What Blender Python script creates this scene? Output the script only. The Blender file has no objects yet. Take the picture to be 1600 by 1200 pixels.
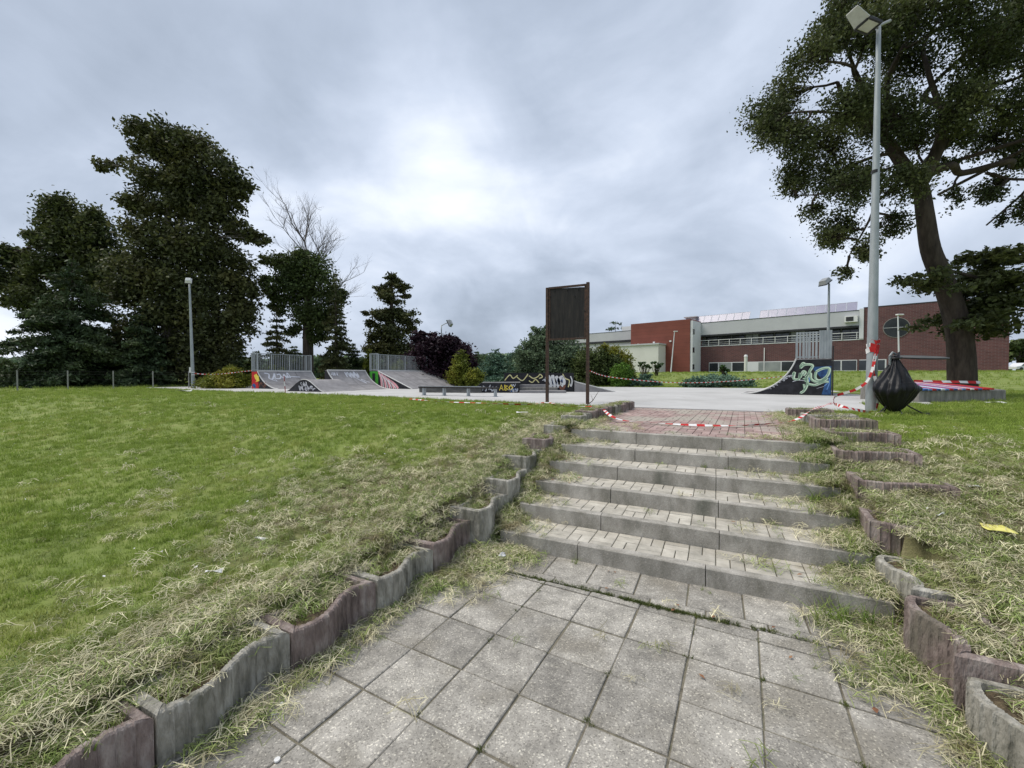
import bpy, math, random
import numpy as np
from mathutils import Vector, Matrix
random.seed(7); RS=np.random.RandomState(11)
PI=math.pi
sc=bpy.context.scene; COL=sc.collection

# ------------------------------------------------------------------ camera model / site frame
F=650.0; PITCH=math.atan(-14/F); CAMZ=1.6
def ray(px,py):
    u=(px-800)/F; v=(600-py)/F; c,s=math.cos(PITCH),math.sin(PITCH)
    return Vector((u,c-v*s,s+v*c))
def at(px,py,z):                       # ground point at height z
    d=ray(px,py); k=(z-CAMZ)/d.z; return Vector((d.x*k,d.y*k,z))
def dist(px,py,Y):                     # point at distance Y
    d=ray(px,py); k=Y/d.y; return Vector((d.x*k,Y,CAMZ+d.z*k))
AZ=math.radians(26); EV=Vector((math.cos(AZ),-math.sin(AZ),0)); NV=Vector((math.sin(AZ),math.cos(AZ),0))
def en(e,n,z=0): return Vector((EV.x*e+NV.x*n,EV.y*e+NV.y*n,z))
TOP=.84; RIS=.14; TRD=.427; N0=3.44; N6=N0+5*TRD
EL,ER=-1.78,1.02

# ------------------------------------------------------------------ tagging
def tag(o,label=None,cat=None,group=None,kind=None):
    if label: o['label']=label
    if cat: o['category']=cat
    if group: o['group']=group
    if kind: o['kind']=kind
    return o
def thing(name,loc,label,cat,group=None):
    o=bpy.data.objects.new(name,None); COL.objects.link(o); o.location=loc; o.empty_display_size=.2
    bpy.context.view_layer.update()
    return tag(o,label,cat,group)

# ------------------------------------------------------------------ mesh builder
class MB:
    def __init__(s): s.v=[]; s.f=[]; s.m=[]; s.mi=0
    def add(s,vs,fs,mi=None):
        b=len(s.v); s.v+= [tuple(p) for p in vs]; s.f+=[tuple(b+i for i in f) for f in fs]
        s.m+=[s.mi if mi is None else mi]*len(fs)
    def box(s,c,sz,R=None,mi=None):
        x,y,z=[a/2 for a in sz]; P=[Vector(p) for p in ((-x,-y,-z),(x,-y,-z),(x,y,-z),(-x,y,-z),(-x,-y,z),(x,-y,z),(x,y,z),(-x,y,z))]
        if R is not None: P=[R@p for p in P]
        c=Vector(c); s.add([p+c for p in P],[(0,3,2,1),(4,5,6,7),(0,1,5,4),(1,2,6,5),(2,3,7,6),(3,0,4,7)],mi)
    def prism(s,poly,off,mi=None):        # poly list of Vectors, extruded by vector off
        n=len(poly); off=Vector(off); P=[Vector(p) for p in poly]
        s.add(P+[p+off for p in P],[tuple(range(n))[::-1],tuple(range(n,2*n))]+[(i,(i+1)%n,n+(i+1)%n,n+i) for i in range(n)],mi)
    def bevbox(s,poly,z0,z1,b,mi=None):   # convex footprint with a bevelled top
        n=len(poly); c=sum((Vector((p[0],p[1],0)) for p in poly),Vector())/n
        def ins(p,d):
            q=Vector((p[0],p[1],0)); r=c-q; L=r.length; return q+r*(min(d*1.4/max(L,1e-6),.8))
        zz=z1 if callable(z1) else (lambda x,y:z1)
        A=[(p[0],p[1],z0) for p in poly]; B=[(p[0],p[1],zz(p[0],p[1])-b) for p in poly]
        C=[]; 
        for p in poly: q=ins(p,b); C.append((q.x,q.y,zz(q.x,q.y)))
        s.add(A+B+C,[(i,(i+1)%n,n+(i+1)%n,n+i) for i in range(n)]+[(n+i,n+(i+1)%n,2*n+(i+1)%n,2*n+i) for i in range(n)]+[tuple(range(2*n,3*n))],mi)
    def tube(s,pts,rad,n=8,mi=None,cap=True):
        pts=[Vector(p) for p in pts]; rings=[]; 
        if not hasattr(rad,'__len__'): rad=[rad]*len(pts)
        up=None
        for i,p in enumerate(pts):
            t=(pts[min(i+1,len(pts)-1)]-pts[max(i-1,0)]).normalized()
            if up is None: up=Vector((0,0,1)) if abs(t.z)<.9 else Vector((1,0,0))
            a=t.cross(up).normalized(); b=a.cross(t).normalized(); up=b
            rings+= [p+(a*math.cos(2*PI*k/n)+b*math.sin(2*PI*k/n))*rad[i] for k in range(n)]
        fs=[]
        for i in range(len(pts)-1):
            for k in range(n): fs.append((i*n+k,i*n+(k+1)%n,(i+1)*n+(k+1)%n,(i+1)*n+k))
        if cap: fs+=[tuple(range(n))[::-1],tuple((len(pts)-1)*n+k for k in range(n))]
        s.add(rings,fs,mi)
    def sheet(s,fn,nu,nv,mi=None):
        P=[fn(i/nu,j/nv) for j in range(nv+1) for i in range(nu+1)]
        s.add(P,[(j*(nu+1)+i,j*(nu+1)+i+1,(j+1)*(nu+1)+i+1,(j+1)*(nu+1)+i) for j in range(nv) for i in range(nu)],mi)
    def build(s,name,mats,parent=None,smooth=False,loc=None,bevel=0,jit=None):
        if not isinstance(mats,(list,tuple)): mats=[mats]
        o0=Vector(parent.matrix_world.translation) if parent else Vector(loc or (0,0,0))
        me=bpy.data.meshes.new(name); me.from_pydata([(x-o0.x,y-o0.y,z-o0.z) for x,y,z in s.v],[],s.f)
        for m in mats: me.materials.append(m)
        if len(mats)>1: me.polygons.foreach_set('material_index',s.m)
        if smooth: me.polygons.foreach_set('use_smooth',[True]*len(s.f))
        me.update()
        o=bpy.data.objects.new(name,me); COL.objects.link(o)
        if parent: o.parent=parent; sub=parent
        if not parent: o.location=o0
        bpy.context.view_layer.update() if parent is None else None
        if bevel:
            md=o.modifiers.new('bevel','BEVEL'); md.width=bevel; md.segments=2; md.limit_method='ANGLE'
        return o
def mesh_np(name,V,Q,mat,parent=None,loc=(0,0,0),smooth=False,attr=None):   # V (n,3) world, Q (m,k)
    o0=np.array(parent.matrix_world.translation) if parent else np.array(loc)
    me=bpy.data.meshes.new(name); k=Q.shape[1]; m=len(Q)
    me.vertices.add(len(V)); me.vertices.foreach_set('co',(V-o0).astype(np.float32).ravel())
    me.loops.add(m*k); me.loops.foreach_set('vertex_index',Q.astype(np.int32).ravel())
    me.polygons.add(m); me.polygons.foreach_set('loop_start',np.arange(0,m*k,k,dtype=np.int32))
    try: me.polygons.foreach_set('loop_total',np.full(m,k,dtype=np.int32))
    except Exception: pass
    if smooth: me.polygons.foreach_set('use_smooth',np.ones(m,dtype=bool))
    if attr is not None:
        a=me.attributes.new('tint','FLOAT','FACE'); a.data.foreach_set('value',attr.astype(np.float32))
    me.update(calc_edges=True)
    me.materials.append(mat)
    o=bpy.data.objects.new(name,me); COL.objects.link(o)
    if parent: o.parent=parent
    else: o.location=o0
    return o

# ------------------------------------------------------------------ materials
def mat(name,stops,scale=5,detail=6,rough=.85,bump=0,bscale=None,metal=0,coord='Object',tint=None,rnd=0,spec=.3,trans=0,stretch=None,dirt=None,attr=None,island=0):
    """stops: list of colours mixed by noise"""
    m=bpy.data.materials.new(name); m.use_nodes=True; nt=m.node_tree; N=nt.nodes; L=nt.links; b=N['Principled BSDF']
    b.inputs['Roughness'].default_value=rough; b.inputs['Metallic'].default_value=metal; b.inputs['Specular IOR Level'].default_value=spec
    if not isinstance(stops[0],(tuple,list)): stops=[stops]
    tc=N.new('ShaderNodeTexCoord')
    src=tc.outputs[coord] if coord!='World' else N.new('ShaderNodeNewGeometry').outputs['Position']
    if stretch:
        mp=N.new('ShaderNodeMapping'); mp.inputs['Scale'].default_value=stretch; L.new(src,mp.inputs[0]); src=mp.outputs[0]
    no=N.new('ShaderNodeTexNoise'); no.inputs['Scale'].default_value=scale; no.inputs['Detail'].default_value=detail; no.inputs['Roughness'].default_value=.65; L.new(src,no.inputs['Vector'])
    cr=N.new('ShaderNodeValToRGB'); L.new(no.outputs[0],cr.inputs[0]); e=cr.color_ramp.elements
    k=len(stops)
    if k==1: e[0].color=e[1].color=(*stops[0],1)
    else:
        e[0].position=.32; e[0].color=(*stops[0],1); e[1].position=.68; e[1].color=(*stops[-1],1)
        for i in range(1,k-1):
            q=e.new(.32+.36*i/(k-1)); q.color=(*stops[i],1)
    out=cr.outputs[0]
    def vary(fac,amt,col):
        hs=N.new('ShaderNodeHueSaturation'); mr=N.new('ShaderNodeMapRange'); mr.inputs[3].default_value=1-amt; mr.inputs[4].default_value=1+amt
        L.new(fac,mr.inputs[0]); L.new(mr.outputs[0],hs.inputs['Value']); L.new(col,hs.inputs['Color']); return hs.outputs[0]
    if rnd:
        oi=N.new('ShaderNodeObjectInfo'); out=vary(oi.outputs['Random'],rnd,out)
    if island:
        g=N.new('ShaderNodeNewGeometry'); out=vary(g.outputs['Random Per Island'],island,out)
    if attr:
        at_=N.new('ShaderNodeAttribute'); at_.attribute_name='tint'; mx=N.new('ShaderNodeMix'); mx.data_type='RGBA'
        L.new(at_.outputs['Fac'],mx.inputs[0]); L.new(out,mx.inputs[6]); mx.inputs[7].default_value=(*attr,1); out=mx.outputs[2]
    if dirt:                                # (colour, scale, threshold)
        n2=N.new('ShaderNodeTexNoise'); n2.inputs['Scale'].default_value=dirt[1]; n2.inputs['Detail'].default_value=8; L.new(src,n2.inputs['Vector'])
        r2=N.new('ShaderNodeValToRGB'); r2.color_ramp.elements[0].position=dirt[2]; r2.color_ramp.elements[1].position=dirt[2]+.12
        L.new(n2.outputs[0],r2.inputs[0]); mx=N.new('ShaderNodeMix'); mx.data_type='RGBA'; L.new(r2.outputs[0],mx.inputs[0]); L.new(out,mx.inputs[6]); mx.inputs[7].default_value=(*dirt[0],1); out=mx.outputs[2]
    L.new(out,b.inputs['Base Color'])
    if bump:
        bn=N.new('ShaderNodeTexNoise'); bn.inputs['Scale'].default_value=bscale or scale*3; bn.inputs['Detail'].default_value=6; L.new(src,bn.inputs['Vector'])
        bp=N.new('ShaderNodeBump'); bp.inputs['Strength'].default_value=bump; bp.inputs['Distance'].default_value=.02; L.new(bn.outputs[0],bp.inputs['Height']); L.new(bp.outputs[0],b.inputs['Normal'])
    if trans:
        tr=N.new('ShaderNodeBsdfTranslucent'); L.new(out,tr.inputs[0]); ms=N.new('ShaderNodeMixShader'); ms.inputs[0].default_value=trans
        L.new(b.outputs[0],ms.inputs[1]); L.new(tr.outputs[0],ms.inputs[2]); L.new(ms.outputs[0],N['Material Output'].inputs[0])
    return m
def speckle(m,scale,dark,light,amt=.5):     # add fine aggregate to a material's colour
    nt=m.node_tree; N=nt.nodes; L=nt.links; b=N['Principled BSDF']; src=b.inputs['Base Color'].links[0].from_socket
    g=N.new('ShaderNodeNewGeometry'); no=N.new('ShaderNodeTexVoronoi'); no.inputs['Scale'].default_value=scale; L.new(g.outputs['Position'],no.inputs['Vector'])
    sp=N.new('ShaderNodeSeparateColor'); L.new(no.outputs['Color'],sp.inputs[0])
    cr=N.new('ShaderNodeValToRGB'); e=cr.color_ramp.elements; e[0].position=.0; e[0].color=(*dark,1); e[1].position=1; e[1].color=(*light,1); q=e.new(.25); q.color=(.8,.8,.8,1); q=e.new(.88); q.color=(1.0,1.0,1.0,1)
    L.new(sp.outputs[0],cr.inputs[0]); mx=N.new('ShaderNodeMix'); mx.data_type='RGBA'; mx.blend_type='MULTIPLY'; mx.inputs[0].default_value=amt
    L.new(src,mx.inputs[6]); L.new(cr.outputs[0],mx.inputs[7]); L.new(mx.outputs[2],b.inputs['Base Color']); return m
def bricks(name,c1,c2,mortar,sx,M3,bw=.25,rh=.075):
    m=bpy.data.materials.new(name); m.use_nodes=True; nt=m.node_tree; N=nt.nodes; L=nt.links; b=N['Principled BSDF']; b.inputs['Roughness'].default_value=.85
    g=N.new('ShaderNodeNewGeometry'); 
    d1=N.new('ShaderNodeVectorMath'); d1.operation='DOT_PRODUCT'; d1.inputs[1].default_value=M3; L.new(g.outputs['Position'],d1.inputs[0])
    sp=N.new('ShaderNodeSeparateXYZ'); L.new(g.outputs['Position'],sp.inputs[0]); cb=N.new('ShaderNodeCombineXYZ'); L.new(d1.outputs['Value'],cb.inputs[0]); L.new(sp.outputs[2],cb.inputs[1])
    br=N.new('ShaderNodeTexBrick'); br.inputs['Color1'].default_value=(*c1,1); br.inputs['Color2'].default_value=(*c2,1); br.inputs['Mortar'].default_value=(*mortar,1)
    br.inputs['Scale'].default_value=1; br.inputs['Brick Width'].default_value=bw; br.inputs['Row Height'].default_value=rh; br.inputs['Mortar Size'].default_value=.012; L.new(cb.outputs[0],br.inputs['Vector'])
    no=N.new('ShaderNodeTexNoise'); no.inputs['Scale'].default_value=.6; no.inputs['Detail'].default_value=6; L.new(g.outputs['Position'],no.inputs['Vector'])
    hs=N.new('ShaderNodeHueSaturation'); mr=N.new('ShaderNodeMapRange'); mr.inputs[3].default_value=.7; mr.inputs[4].default_value=1.3; L.new(no.outputs[0],mr.inputs[0]); L.new(mr.outputs[0],hs.inputs['Value']); L.new(br.outputs[0],hs.inputs['Color'])
    L.new(hs.outputs[0],b.inputs['Base Color']); return m

M={}
M['slab']=speckle(mat('slab',[(.235,.222,.195),(.345,.325,.285),(.455,.43,.38)],scale=7,coord='World',bump=.35,bscale=160,island=.19,dirt=((.27,.25,.21),2.3,.52)),150,(.3,.3,.3),(2.1,2.1,2.0),.62)
M['joint']=mat('joint',[(.10,.09,.065),(.20,.18,.135),(.12,.12,.07)],scale=9,coord='World',bump=.6,bscale=90)
M['kerb']=speckle(mat('kerb',[(.21,.20,.165),(.34,.32,.28),(.48,.455,.405)],scale=5,coord='World',bump=.3,bscale=120,island=.1,stretch=(1,1,.5),dirt=((.16,.16,.13),3.5,.6)),170,(.5,.5,.5),(1.6,1.6,1.6),.4)
M['paver']=mat('paver',[(.34,.32,.27),(.46,.43,.365),(.56,.53,.455)],scale=6,coord='World',bump=.3,bscale=120,island=.13,dirt=((.30,.27,.20),3,.62))
M['redpaver']=mat('redpaver',[(.27,.19,.17),(.35,.25,.225),(.42,.345,.31)],scale=5,coord='World',bump=.3,bscale=120,island=.2,dirt=((.38,.345,.29),1.3,.47))
M['plaza']=mat('plaza_concrete',[(.40,.395,.38),(.47,.465,.45),(.52,.515,.50)],scale=.7,detail=10,coord='World',bump=.1,bscale=40,dirt=((.38,.37,.35),1.7,.66))
M['gaz_grey']=mat('planter_grey',[(.15,.145,.118),(.31,.295,.25),(.52,.50,.44)],scale=12,coord='World',bump=.8,bscale=60,stretch=(1,1,.35),dirt=((.12,.12,.085),5,.55))
M['gaz_red']=mat('planter_red',[(.12,.095,.083),(.235,.185,.165),(.40,.35,.315)],scale=12,coord='World',bump=.8,bscale=60,stretch=(1,1,.35),dirt=((.17,.15,.12),5,.55))
M['soil']=mat('soil',[(.06,.045,.03),(.13,.10,.06),(.20,.16,.09)],scale=25,coord='World',bump=1,bscale=80)
M['ground']=mat('lawn_soil',[(.125,.17,.034),(.175,.225,.046),(.235,.25,.08)],scale=1.7,detail=9,coord='World',bump=.7,bscale=60,attr=(.20,.17,.095))
M['steel']=mat('galvanised',[(.27,.30,.31),(.34,.37,.38),(.40,.43,.44)],scale=6,rough=.55,metal=.35,stretch=(1,1,.3),spec=.4)
M['darksteel']=mat('rusty_steel',[(.035,.024,.02),(.07,.045,.035),(.11,.06,.04)],scale=14,rough=.8,bump=.3)
M['board']=mat('board_panel',[(.016,.015,.015),(.026,.024,.023),(.042,.036,.032)],scale=4,rough=.75,stretch=(4,4,.6))
M['faint']=mat('faint_paint',[(.10,.10,.10),(.16,.155,.15)],scale=20)
M['ramp']=mat('ramp_surface',[(.19,.18,.18),(.25,.24,.24),(.31,.30,.295)],scale=2.2,coord='World',rough=.7,stretch=(1,1,2),dirt=((.35,.34,.33),3,.68))
M['rampside']=mat('ramp_side_black',[(.008,.008,.010),(.016,.016,.02),(.028,.028,.034)],scale=5,rough=.6)
M['rampblue']=mat('ramp_side_blue',[(.012,.03,.10),(.03,.09,.22),(.02,.05,.14)],scale=6,rough=.6)
M['coping']=mat('coping_edge',[(.50,.50,.48),(.62,.62,.60)],scale=8,rough=.5,metal=.2)
M['white']=mat('white_paint',[(.62,.62,.61),(.78,.78,.77)],scale=8)
M['tagwhite']=mat('tag_white_paint',[(.45,.46,.50),(.68,.70,.74)],scale=18)
M['palegreen']=mat('pale_green_paint',[(.42,.58,.40),(.66,.78,.62)],scale=7)
M['paleyellow']=mat('pale_yellow_paint',[(.62,.55,.22),(.76,.72,.42)],scale=7)
M['yellow']=mat('yellow_paint',[(.70,.52,.06),(.80,.66,.12)],scale=8)
M['red']=mat('red_paint',[(.42,.02,.02),(.55,.04,.04)],scale=8)
M['blue']=mat('blue_paint',[(.03,.09,.25),(.06,.14,.33)],scale=8)
M['lightblue']=mat('light_blue_paint',[(.10,.22,.48),(.18,.34,.60)],scale=8)
M['pink']=mat('pink_paint',[(.70,.30,.34),(.80,.48,.50)],scale=8)
M['green']=mat('green_paint',[(.03,.22,.02),(.08,.42,.04)],scale=12)
M['brownpaint']=mat('brown_paint',[(.16,.07,.05),(.25,.12,.08)],scale=12)
M['concrete']=mat('bench_concrete',[(.14,.135,.12),(.22,.21,.19),(.31,.295,.27)],scale=7,coord='World',bump=.4,stretch=(1,1,.3))
M['bag']=mat('black_plastic',[(.008,.008,.009),(.014,.014,.016)],scale=3,rough=.42,spec=.28,bump=.3,bscale=11)
M['glass']=mat('window_glass',[(.02,.024,.028),(.05,.055,.06)],scale=.4,rough=.08,spec=.7,coord='World')
M['paleglass']=mat('blinds_window',[(.20,.22,.22),(.32,.34,.33)],scale=.5,rough=.3,spec=.6,coord='World')
M['fascia']=mat('grey_render',[(.44,.45,.46),(.50,.51,.52)],scale=.5,coord='World')
M['whitewall']=mat('white_render',[(.58,.59,.60),(.66,.67,.68)],scale=.5,coord='World')
M['cream']=mat('cream_render',[(.60,.60,.545),(.68,.68,.62)],scale=.4,coord='World')
M['darkline']=mat('dark_flashing',[(.03,.032,.035),(.05,.052,.055)],scale=2)
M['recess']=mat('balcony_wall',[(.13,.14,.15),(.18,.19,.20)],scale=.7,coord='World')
M['solar']=mat('solar_glass',[(.22,.22,.30),(.28,.28,.37)],scale=.6,rough=.25,spec=.6,coord='World')  # pale lilac-grey base colour has the sky's reflection painted in
M['bark']=mat('bark',[(.028,.022,.017),(.055,.043,.033),(.085,.068,.052)],scale=6,rough=.95,bump=1,bscale=14,stretch=(1,1,.25),coord='World')
M['palebark']=mat('pale_bark',[(.16,.14,.12),(.24,.215,.19)],scale=5,bump=1,bscale=12,stretch=(1,1,.3),coord='World')
M['deadbark']=mat('dead_wood',[(.07,.06,.052),(.12,.105,.092)],scale=5,coord='World')
def leafmat(n,a,b,c,tr=.25): return mat(n,[a,b,c],scale=.45,detail=5,coord='World',rough=.6,trans=tr,island=.5,spec=.25)
M['leaf_dark']=leafmat('leaf_dark',(0.04096,0.05632,0.02048),(0.0704,0.08704,0.02944),(0.1178,0.1306,0.04352))
M['leaf_brown']=leafmat('leaf_brown',(0.0448,0.0576,0.02176),(0.0768,0.08704,0.032),(0.128,0.1254,0.04608))
M['leaf_mid']=leafmat('leaf_mid',(0.0384,0.05888,0.01792),(0.06656,0.09472,0.02816),(0.1088,0.1344,0.04352))
M['leaf_spruce']=leafmat('leaf_spruce',(0.03072,0.0512,0.02304),(0.05632,0.08448,0.03584),(0.09984,0.128,0.0512),.1)
M['leaf_cedar']=leafmat('leaf_cedar',(0.07168,0.1331,0.09216),(0.1126,0.1946,0.1331),(0.1638,0.256,0.1741),.15)
M['leaf_grey']=leafmat('leaf_grey',(0.07168,0.1065,0.06144),(0.1229,0.1741,0.0983),(0.1946,0.256,0.1475))
M['leaf_gold']=leafmat('leaf_gold',(0.075,0.1063,0.015),(0.1625,0.1875,0.025),(0.3,0.275,0.0375))
M['leaf_lime']=leafmat('leaf_lime',(0.06875,0.15,0.01875),(0.1125,0.2125,0.03125),(0.15,0.2625,0.04375))
M['leaf_plum']=leafmat('leaf_plum',(0.01792,0.01024,0.01536),(0.03328,0.01664,0.0256),(0.05376,0.0256,0.0384))
M['leaf_fresh']=leafmat('leaf_fresh',(.04,.075,.025),(.06,.11,.035),(.09,.14,.05))
M['straw']=mat('dry_clippings',[(.46,.42,.26),(.66,.62,.42),(.27,.23,.13)],scale=3,coord='World',trans=.2,rnd=.3,island=.35)
M['hay']=mat('green_hay',[(.15,.21,.055),(.27,.33,.11),(.20,.18,.08)],scale=3,coord='World',trans=.2,rnd=.3,island=.35)
M['grass']=mat('grass_blade',[(.18,.255,.040),(.245,.33,.058),(.35,.385,.105)],scale=1.6,detail=9,coord='World',trans=.35,rnd=.18,island=.25)
M['weed']=mat('weed_blade',[(.10,.17,.03),(.17,.24,.05),(.27,.30,.10)],scale=4,coord='World',trans=.35,rnd=.25,island=.3)
M['moss']=mat('moss_blade',[(.06,.085,.02),(.11,.13,.035)],scale=6,coord='World',trans=.2,rnd=.2,island=.3)
M['paper']=mat('paper',[(.60,.60,.58),(.74,.74,.72)],scale=20)
M['packet']=mat('yellow_packet',[(.62,.58,.13),(.75,.70,.22)],scale=6)
M['lampglass']=mat('lamp_glass',[(.45,.45,.42),(.55,.55,.50)],scale=10,rough=.15,spec=.6)
M['lamphood']=mat('lamp_housing',[(.30,.31,.31),(.40,.41,.41)],scale=10,rough=.4,metal=.4)
M['blackmetal']=mat('black_metal',[(.015,.015,.016),(.03,.03,.032)],scale=10,rough=.5)
M['carwhite']=mat('car_white',[(.62,.63,.64),(.68,.69,.70)],scale=1,rough=.2,spec=.6)

# ------------------------------------------------------------------ noise in numpy
def vnoise(x,y,s,seed=0):
    r=np.random.RandomState(seed); T=r.rand(64,64); x=np.asarray(x)/s+17.3; y=np.asarray(y)/s+9.1
    xi=np.floor(x).astype(int); yi=np.floor(y).astype(int); fx=x-xi; fy=y-yi; fx=fx*fx*(3-2*fx); fy=fy*fy*(3-2*fy)
    g=lambda a,b:T[a%64,b%64]
    return (g(xi,yi)*(1-fx)+g(xi+1,yi)*fx)*(1-fy)+(g(xi,yi+1)*(1-fx)+g(xi+1,yi+1)*fx)*fy
def fbm(x,y,s,seed=0): return (vnoise(x,y,s,seed)*.55+vnoise(x,y,s/2.3,seed+1)*.28+vnoise(x,y,s/5,seed+2)*.17)
def sst(a,b,x): t=np.clip((x-a)/(b-a),0,1); return t*t*(3-2*t)

# ------------------------------------------------------------------ terrain
BU=Vector((.733,-.680,0)); BN=Vector((-.680,-.733,0)); BQ=Vector((44.7,53,0)); BZ=1.85
def lawn_z(x,y):
    x=np.asarray(x,float); y=np.asarray(y,float)
    e=x*EV.x+y*EV.y; n=x*NV.x+y*NV.y
    left=.235+.605*sst(1.3,7.2,n); right=.25+.59*sst(2.3,6.7,n)
    w=sst(-2.,2.,e); z=left*(1-w)+right*w
    z=z+(fbm(x,y,1.3,3)-.5)*.05*np.exp(-((n-4)/5)**2)
    q=x*.68+y*.733
    z=z+1.01*sst(28,47,q)*sst(-8,6,x)+.35*sst(60,130,q)*sst(-8,6,x)
    z=z+(fbm(x,y,9,8)-.5)*.10*sst(14,22,n)*(1-sst(24,40,q))*sst(2,6,e)
    return z
def ground_z(x,y):
    z=lawn_z(x,y); e=x*EV.x+y*EV.y; n=x*NV.x+y*NV.y
    st=np.where(n<N0+.1,-.05,np.clip((n-N0-.1)/(5*TRD),0,1)*.70-.05); st=np.where(n>N6+.2,.79,st)
    lim=np.where(n<3.3,-2.31,np.where(n<6.15,-2.22,-1.95))
    inside=(e>lim)&(e<np.where(n<3.85,1.38,1.20))&(n<10.1)
    return np.where(inside,np.minimum(st,z),z)
def axis(fine0,fine1,step,lo,hi):
    a=list(np.arange(fine0,fine1+1e-6,step)); s=step; v=fine1
    while v<hi: s*=1.13; v+=s; a.append(v)
    s=step; v=fine0
    while v>lo: s*=1.13; v-=s; a.insert(0,v)
    return np.array(a)
GX=axis(-4.,6.5,.07,-700,700); GY=axis(-.5,10.5,.07,-60,900)
XX,YY=np.meshgrid(GX,GY); ZZ=ground_z(XX,YY)
V=np.stack([XX.ravel(),YY.ravel(),ZZ.ravel()],1); nx=len(GX); ny=len(GY)
ii=(np.arange(ny-1)[:,None]*nx+np.arange(nx-1)[None,:]).ravel(); Q=np.stack([ii,ii+1,ii+nx+1,ii+nx],1)
def dryness(x,y):
    e=x*EV.x+y*EV.y; n=x*NV.x+y*NV.y
    dl=np.where(e<-1.9,np.exp(-((-2.1-e)/(.48+.28*np.clip(n,0,5)/3))**2)*sst(8.5,6,n),0)
    dl2=np.where(e<-1.9,.75*np.exp(-((e+3.1)/1.3)**2-((n-3.4)/1.6)**2),0)
    dr=np.where(e>1,np.exp(-((e-1.1)/1.6)**2)*sst(7.5,5.5,n),0)
    d=np.maximum(np.maximum(dl,dl2),dr)
    return np.clip(d*1.15+(fbm(x,y,.9,21)-.52)*1.7*np.clip(d*2+.10,0,1),0,1)
xc=V[Q].mean(1); dr=dryness(xc[:,0],xc[:,1])
g=mesh_np('ground',V,Q,M['ground'],smooth=True,attr=dr); g['kind']='structure'

# ------------------------------------------------------------------ paved surfaces
def clip(poly,nx_,ny_,d):     # keep nx*x+ny*y<=d
    out=[]
    for i in range(len(poly)):
        a=poly[i]; b=poly[(i+1)%len(poly)]; fa=nx_*a[0]+ny_*a[1]-d; fb=nx_*b[0]+ny_*b[1]-d
        if fa<=0: out.append(a)
        if fa*fb<0: t=fa/(fa-fb); out.append((a[0]+t*(b[0]-a[0]),a[1]+t*(b[1]-a[1])))
    return out
def area(p): return abs(sum(p[i][0]*p[(i+1)%len(p)][1]-p[(i+1)%len(p)][0]*p[i][1] for i in range(len(p))))/2
mb=MB()
a2=math.radians(29.06); A=(math.cos(a2),-math.sin(a2)); Bv=(-math.sin(a2),-math.cos(a2)); O=(-.240,3.02); S=.355; gp=.0046
for i in range(-8,12):
    for j in range(-4,11):
        jx,jy=random.gauss(0,.0014),random.gauss(0,.0014)
        P=[]
        for (u,v) in ((i,j),(i+1,j),(i+1,j+1),(i,j+1)):
            uu=(u-(i+.5)); vv=(v-(j+.5)); u2=i+.5+uu*(1-2*gp/S); v2=j+.5+vv*(1-2*gp/S)
            P.append((O[0]+S*(u2*A[0]+v2*Bv[0])+jx,O[1]+S*(u2*A[1]+v2*Bv[1])+jy))
        P=clip(P,NV.x,NV.y,2.985)
        if len(P)<3 or area(P)<.003: continue
        cx=sum(p[0] for p in P)/len(P); cy=sum(p[1] for p in P)/len(P); e=cx*EV.x+cy*EV.y
        if e<-2.35 or e>1.45 or cy<-.3: continue
        h=max(-.003,min(.003,random.gauss(0,.0018))); tx,ty=[max(-.012,min(.012,random.gauss(0,.006))) for _ in range(2)]
        mb.bevbox(P,-.05,(lambda x,y,h=h,tx=tx,ty=ty,cx=cx,cy=cy:h+tx*(x-cx)+ty*(y-cy)),.004)
for (n_a,n_b,L_,off) in ((3.0,3.085,.36,.1),(3.092,3.45,.356,.0)):
    e=-2.3+off
    while e<1.4:
        P=[tuple(en(a,b)[:2]) for a,b in ((e+.005,n_a),(e+L_-.005,n_a),(e+L_-.005,n_b),(e+.005,n_b))]
        mb.bevbox(P,-.05,random.gauss(0,.003),.004); e+=L_
o=mb.build('pavement',M['slab']); o['kind']='structure'
mb=MB(); P=[en(-2.4,-1.5,-.0075),en(1.5,-1.5,-.0075),en(1.5,3.5,-.0075),en(-2.4,3.5,-.0075)]; mb.prism([p-Vector((0,0,.03)) for p in P],(0,0,.03))
o=mb.build('pavement_joints',M['joint']); o['kind']='structure'

def basket(mb,e0,e1,n0,n1,z,rot=0,g=.003,zf=None,bs=.2):
    ca,sa=math.cos(rot),math.sin(rot); ec,nc=(e0+e1)/2,(n0+n1)/2; R_=max(e1-e0,n1-n0)*.75+.3; k=int(R_/bs)+1
    for i in range(-k,k):
        for j in range(-k,k):
            for h in range(2):
                if (i+j)%2: r=(i*bs+h*bs/2,j*bs,i*bs+(h+1)*bs/2,(j+1)*bs)
                else: r=(i*bs,j*bs+h*bs/2,(i+1)*bs,j*bs+(h+1)*bs/2)
                P=[(r[0]+g,r[1]+g),(r[2]-g,r[1]+g),(r[2]-g,r[3]-g),(r[0]+g,r[3]-g)]
                P=[(ec+ca*x-sa*y,nc+sa*x+ca*y) for x,y in P]
                for c_ in ((1,0,e1),(-1,0,-e0),(0,1,n1),(0,-1,-n0)):
                    P=clip(P,*c_)
                    if len(P)<3: break
                if len(P)<3 or area(P)<.0012: continue
                Pw=[tuple(en(x,y)[:2]) for x,y in P]
                mb.bevbox(Pw,z-.05,z+random.gauss(0,.0015),.004)
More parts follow.
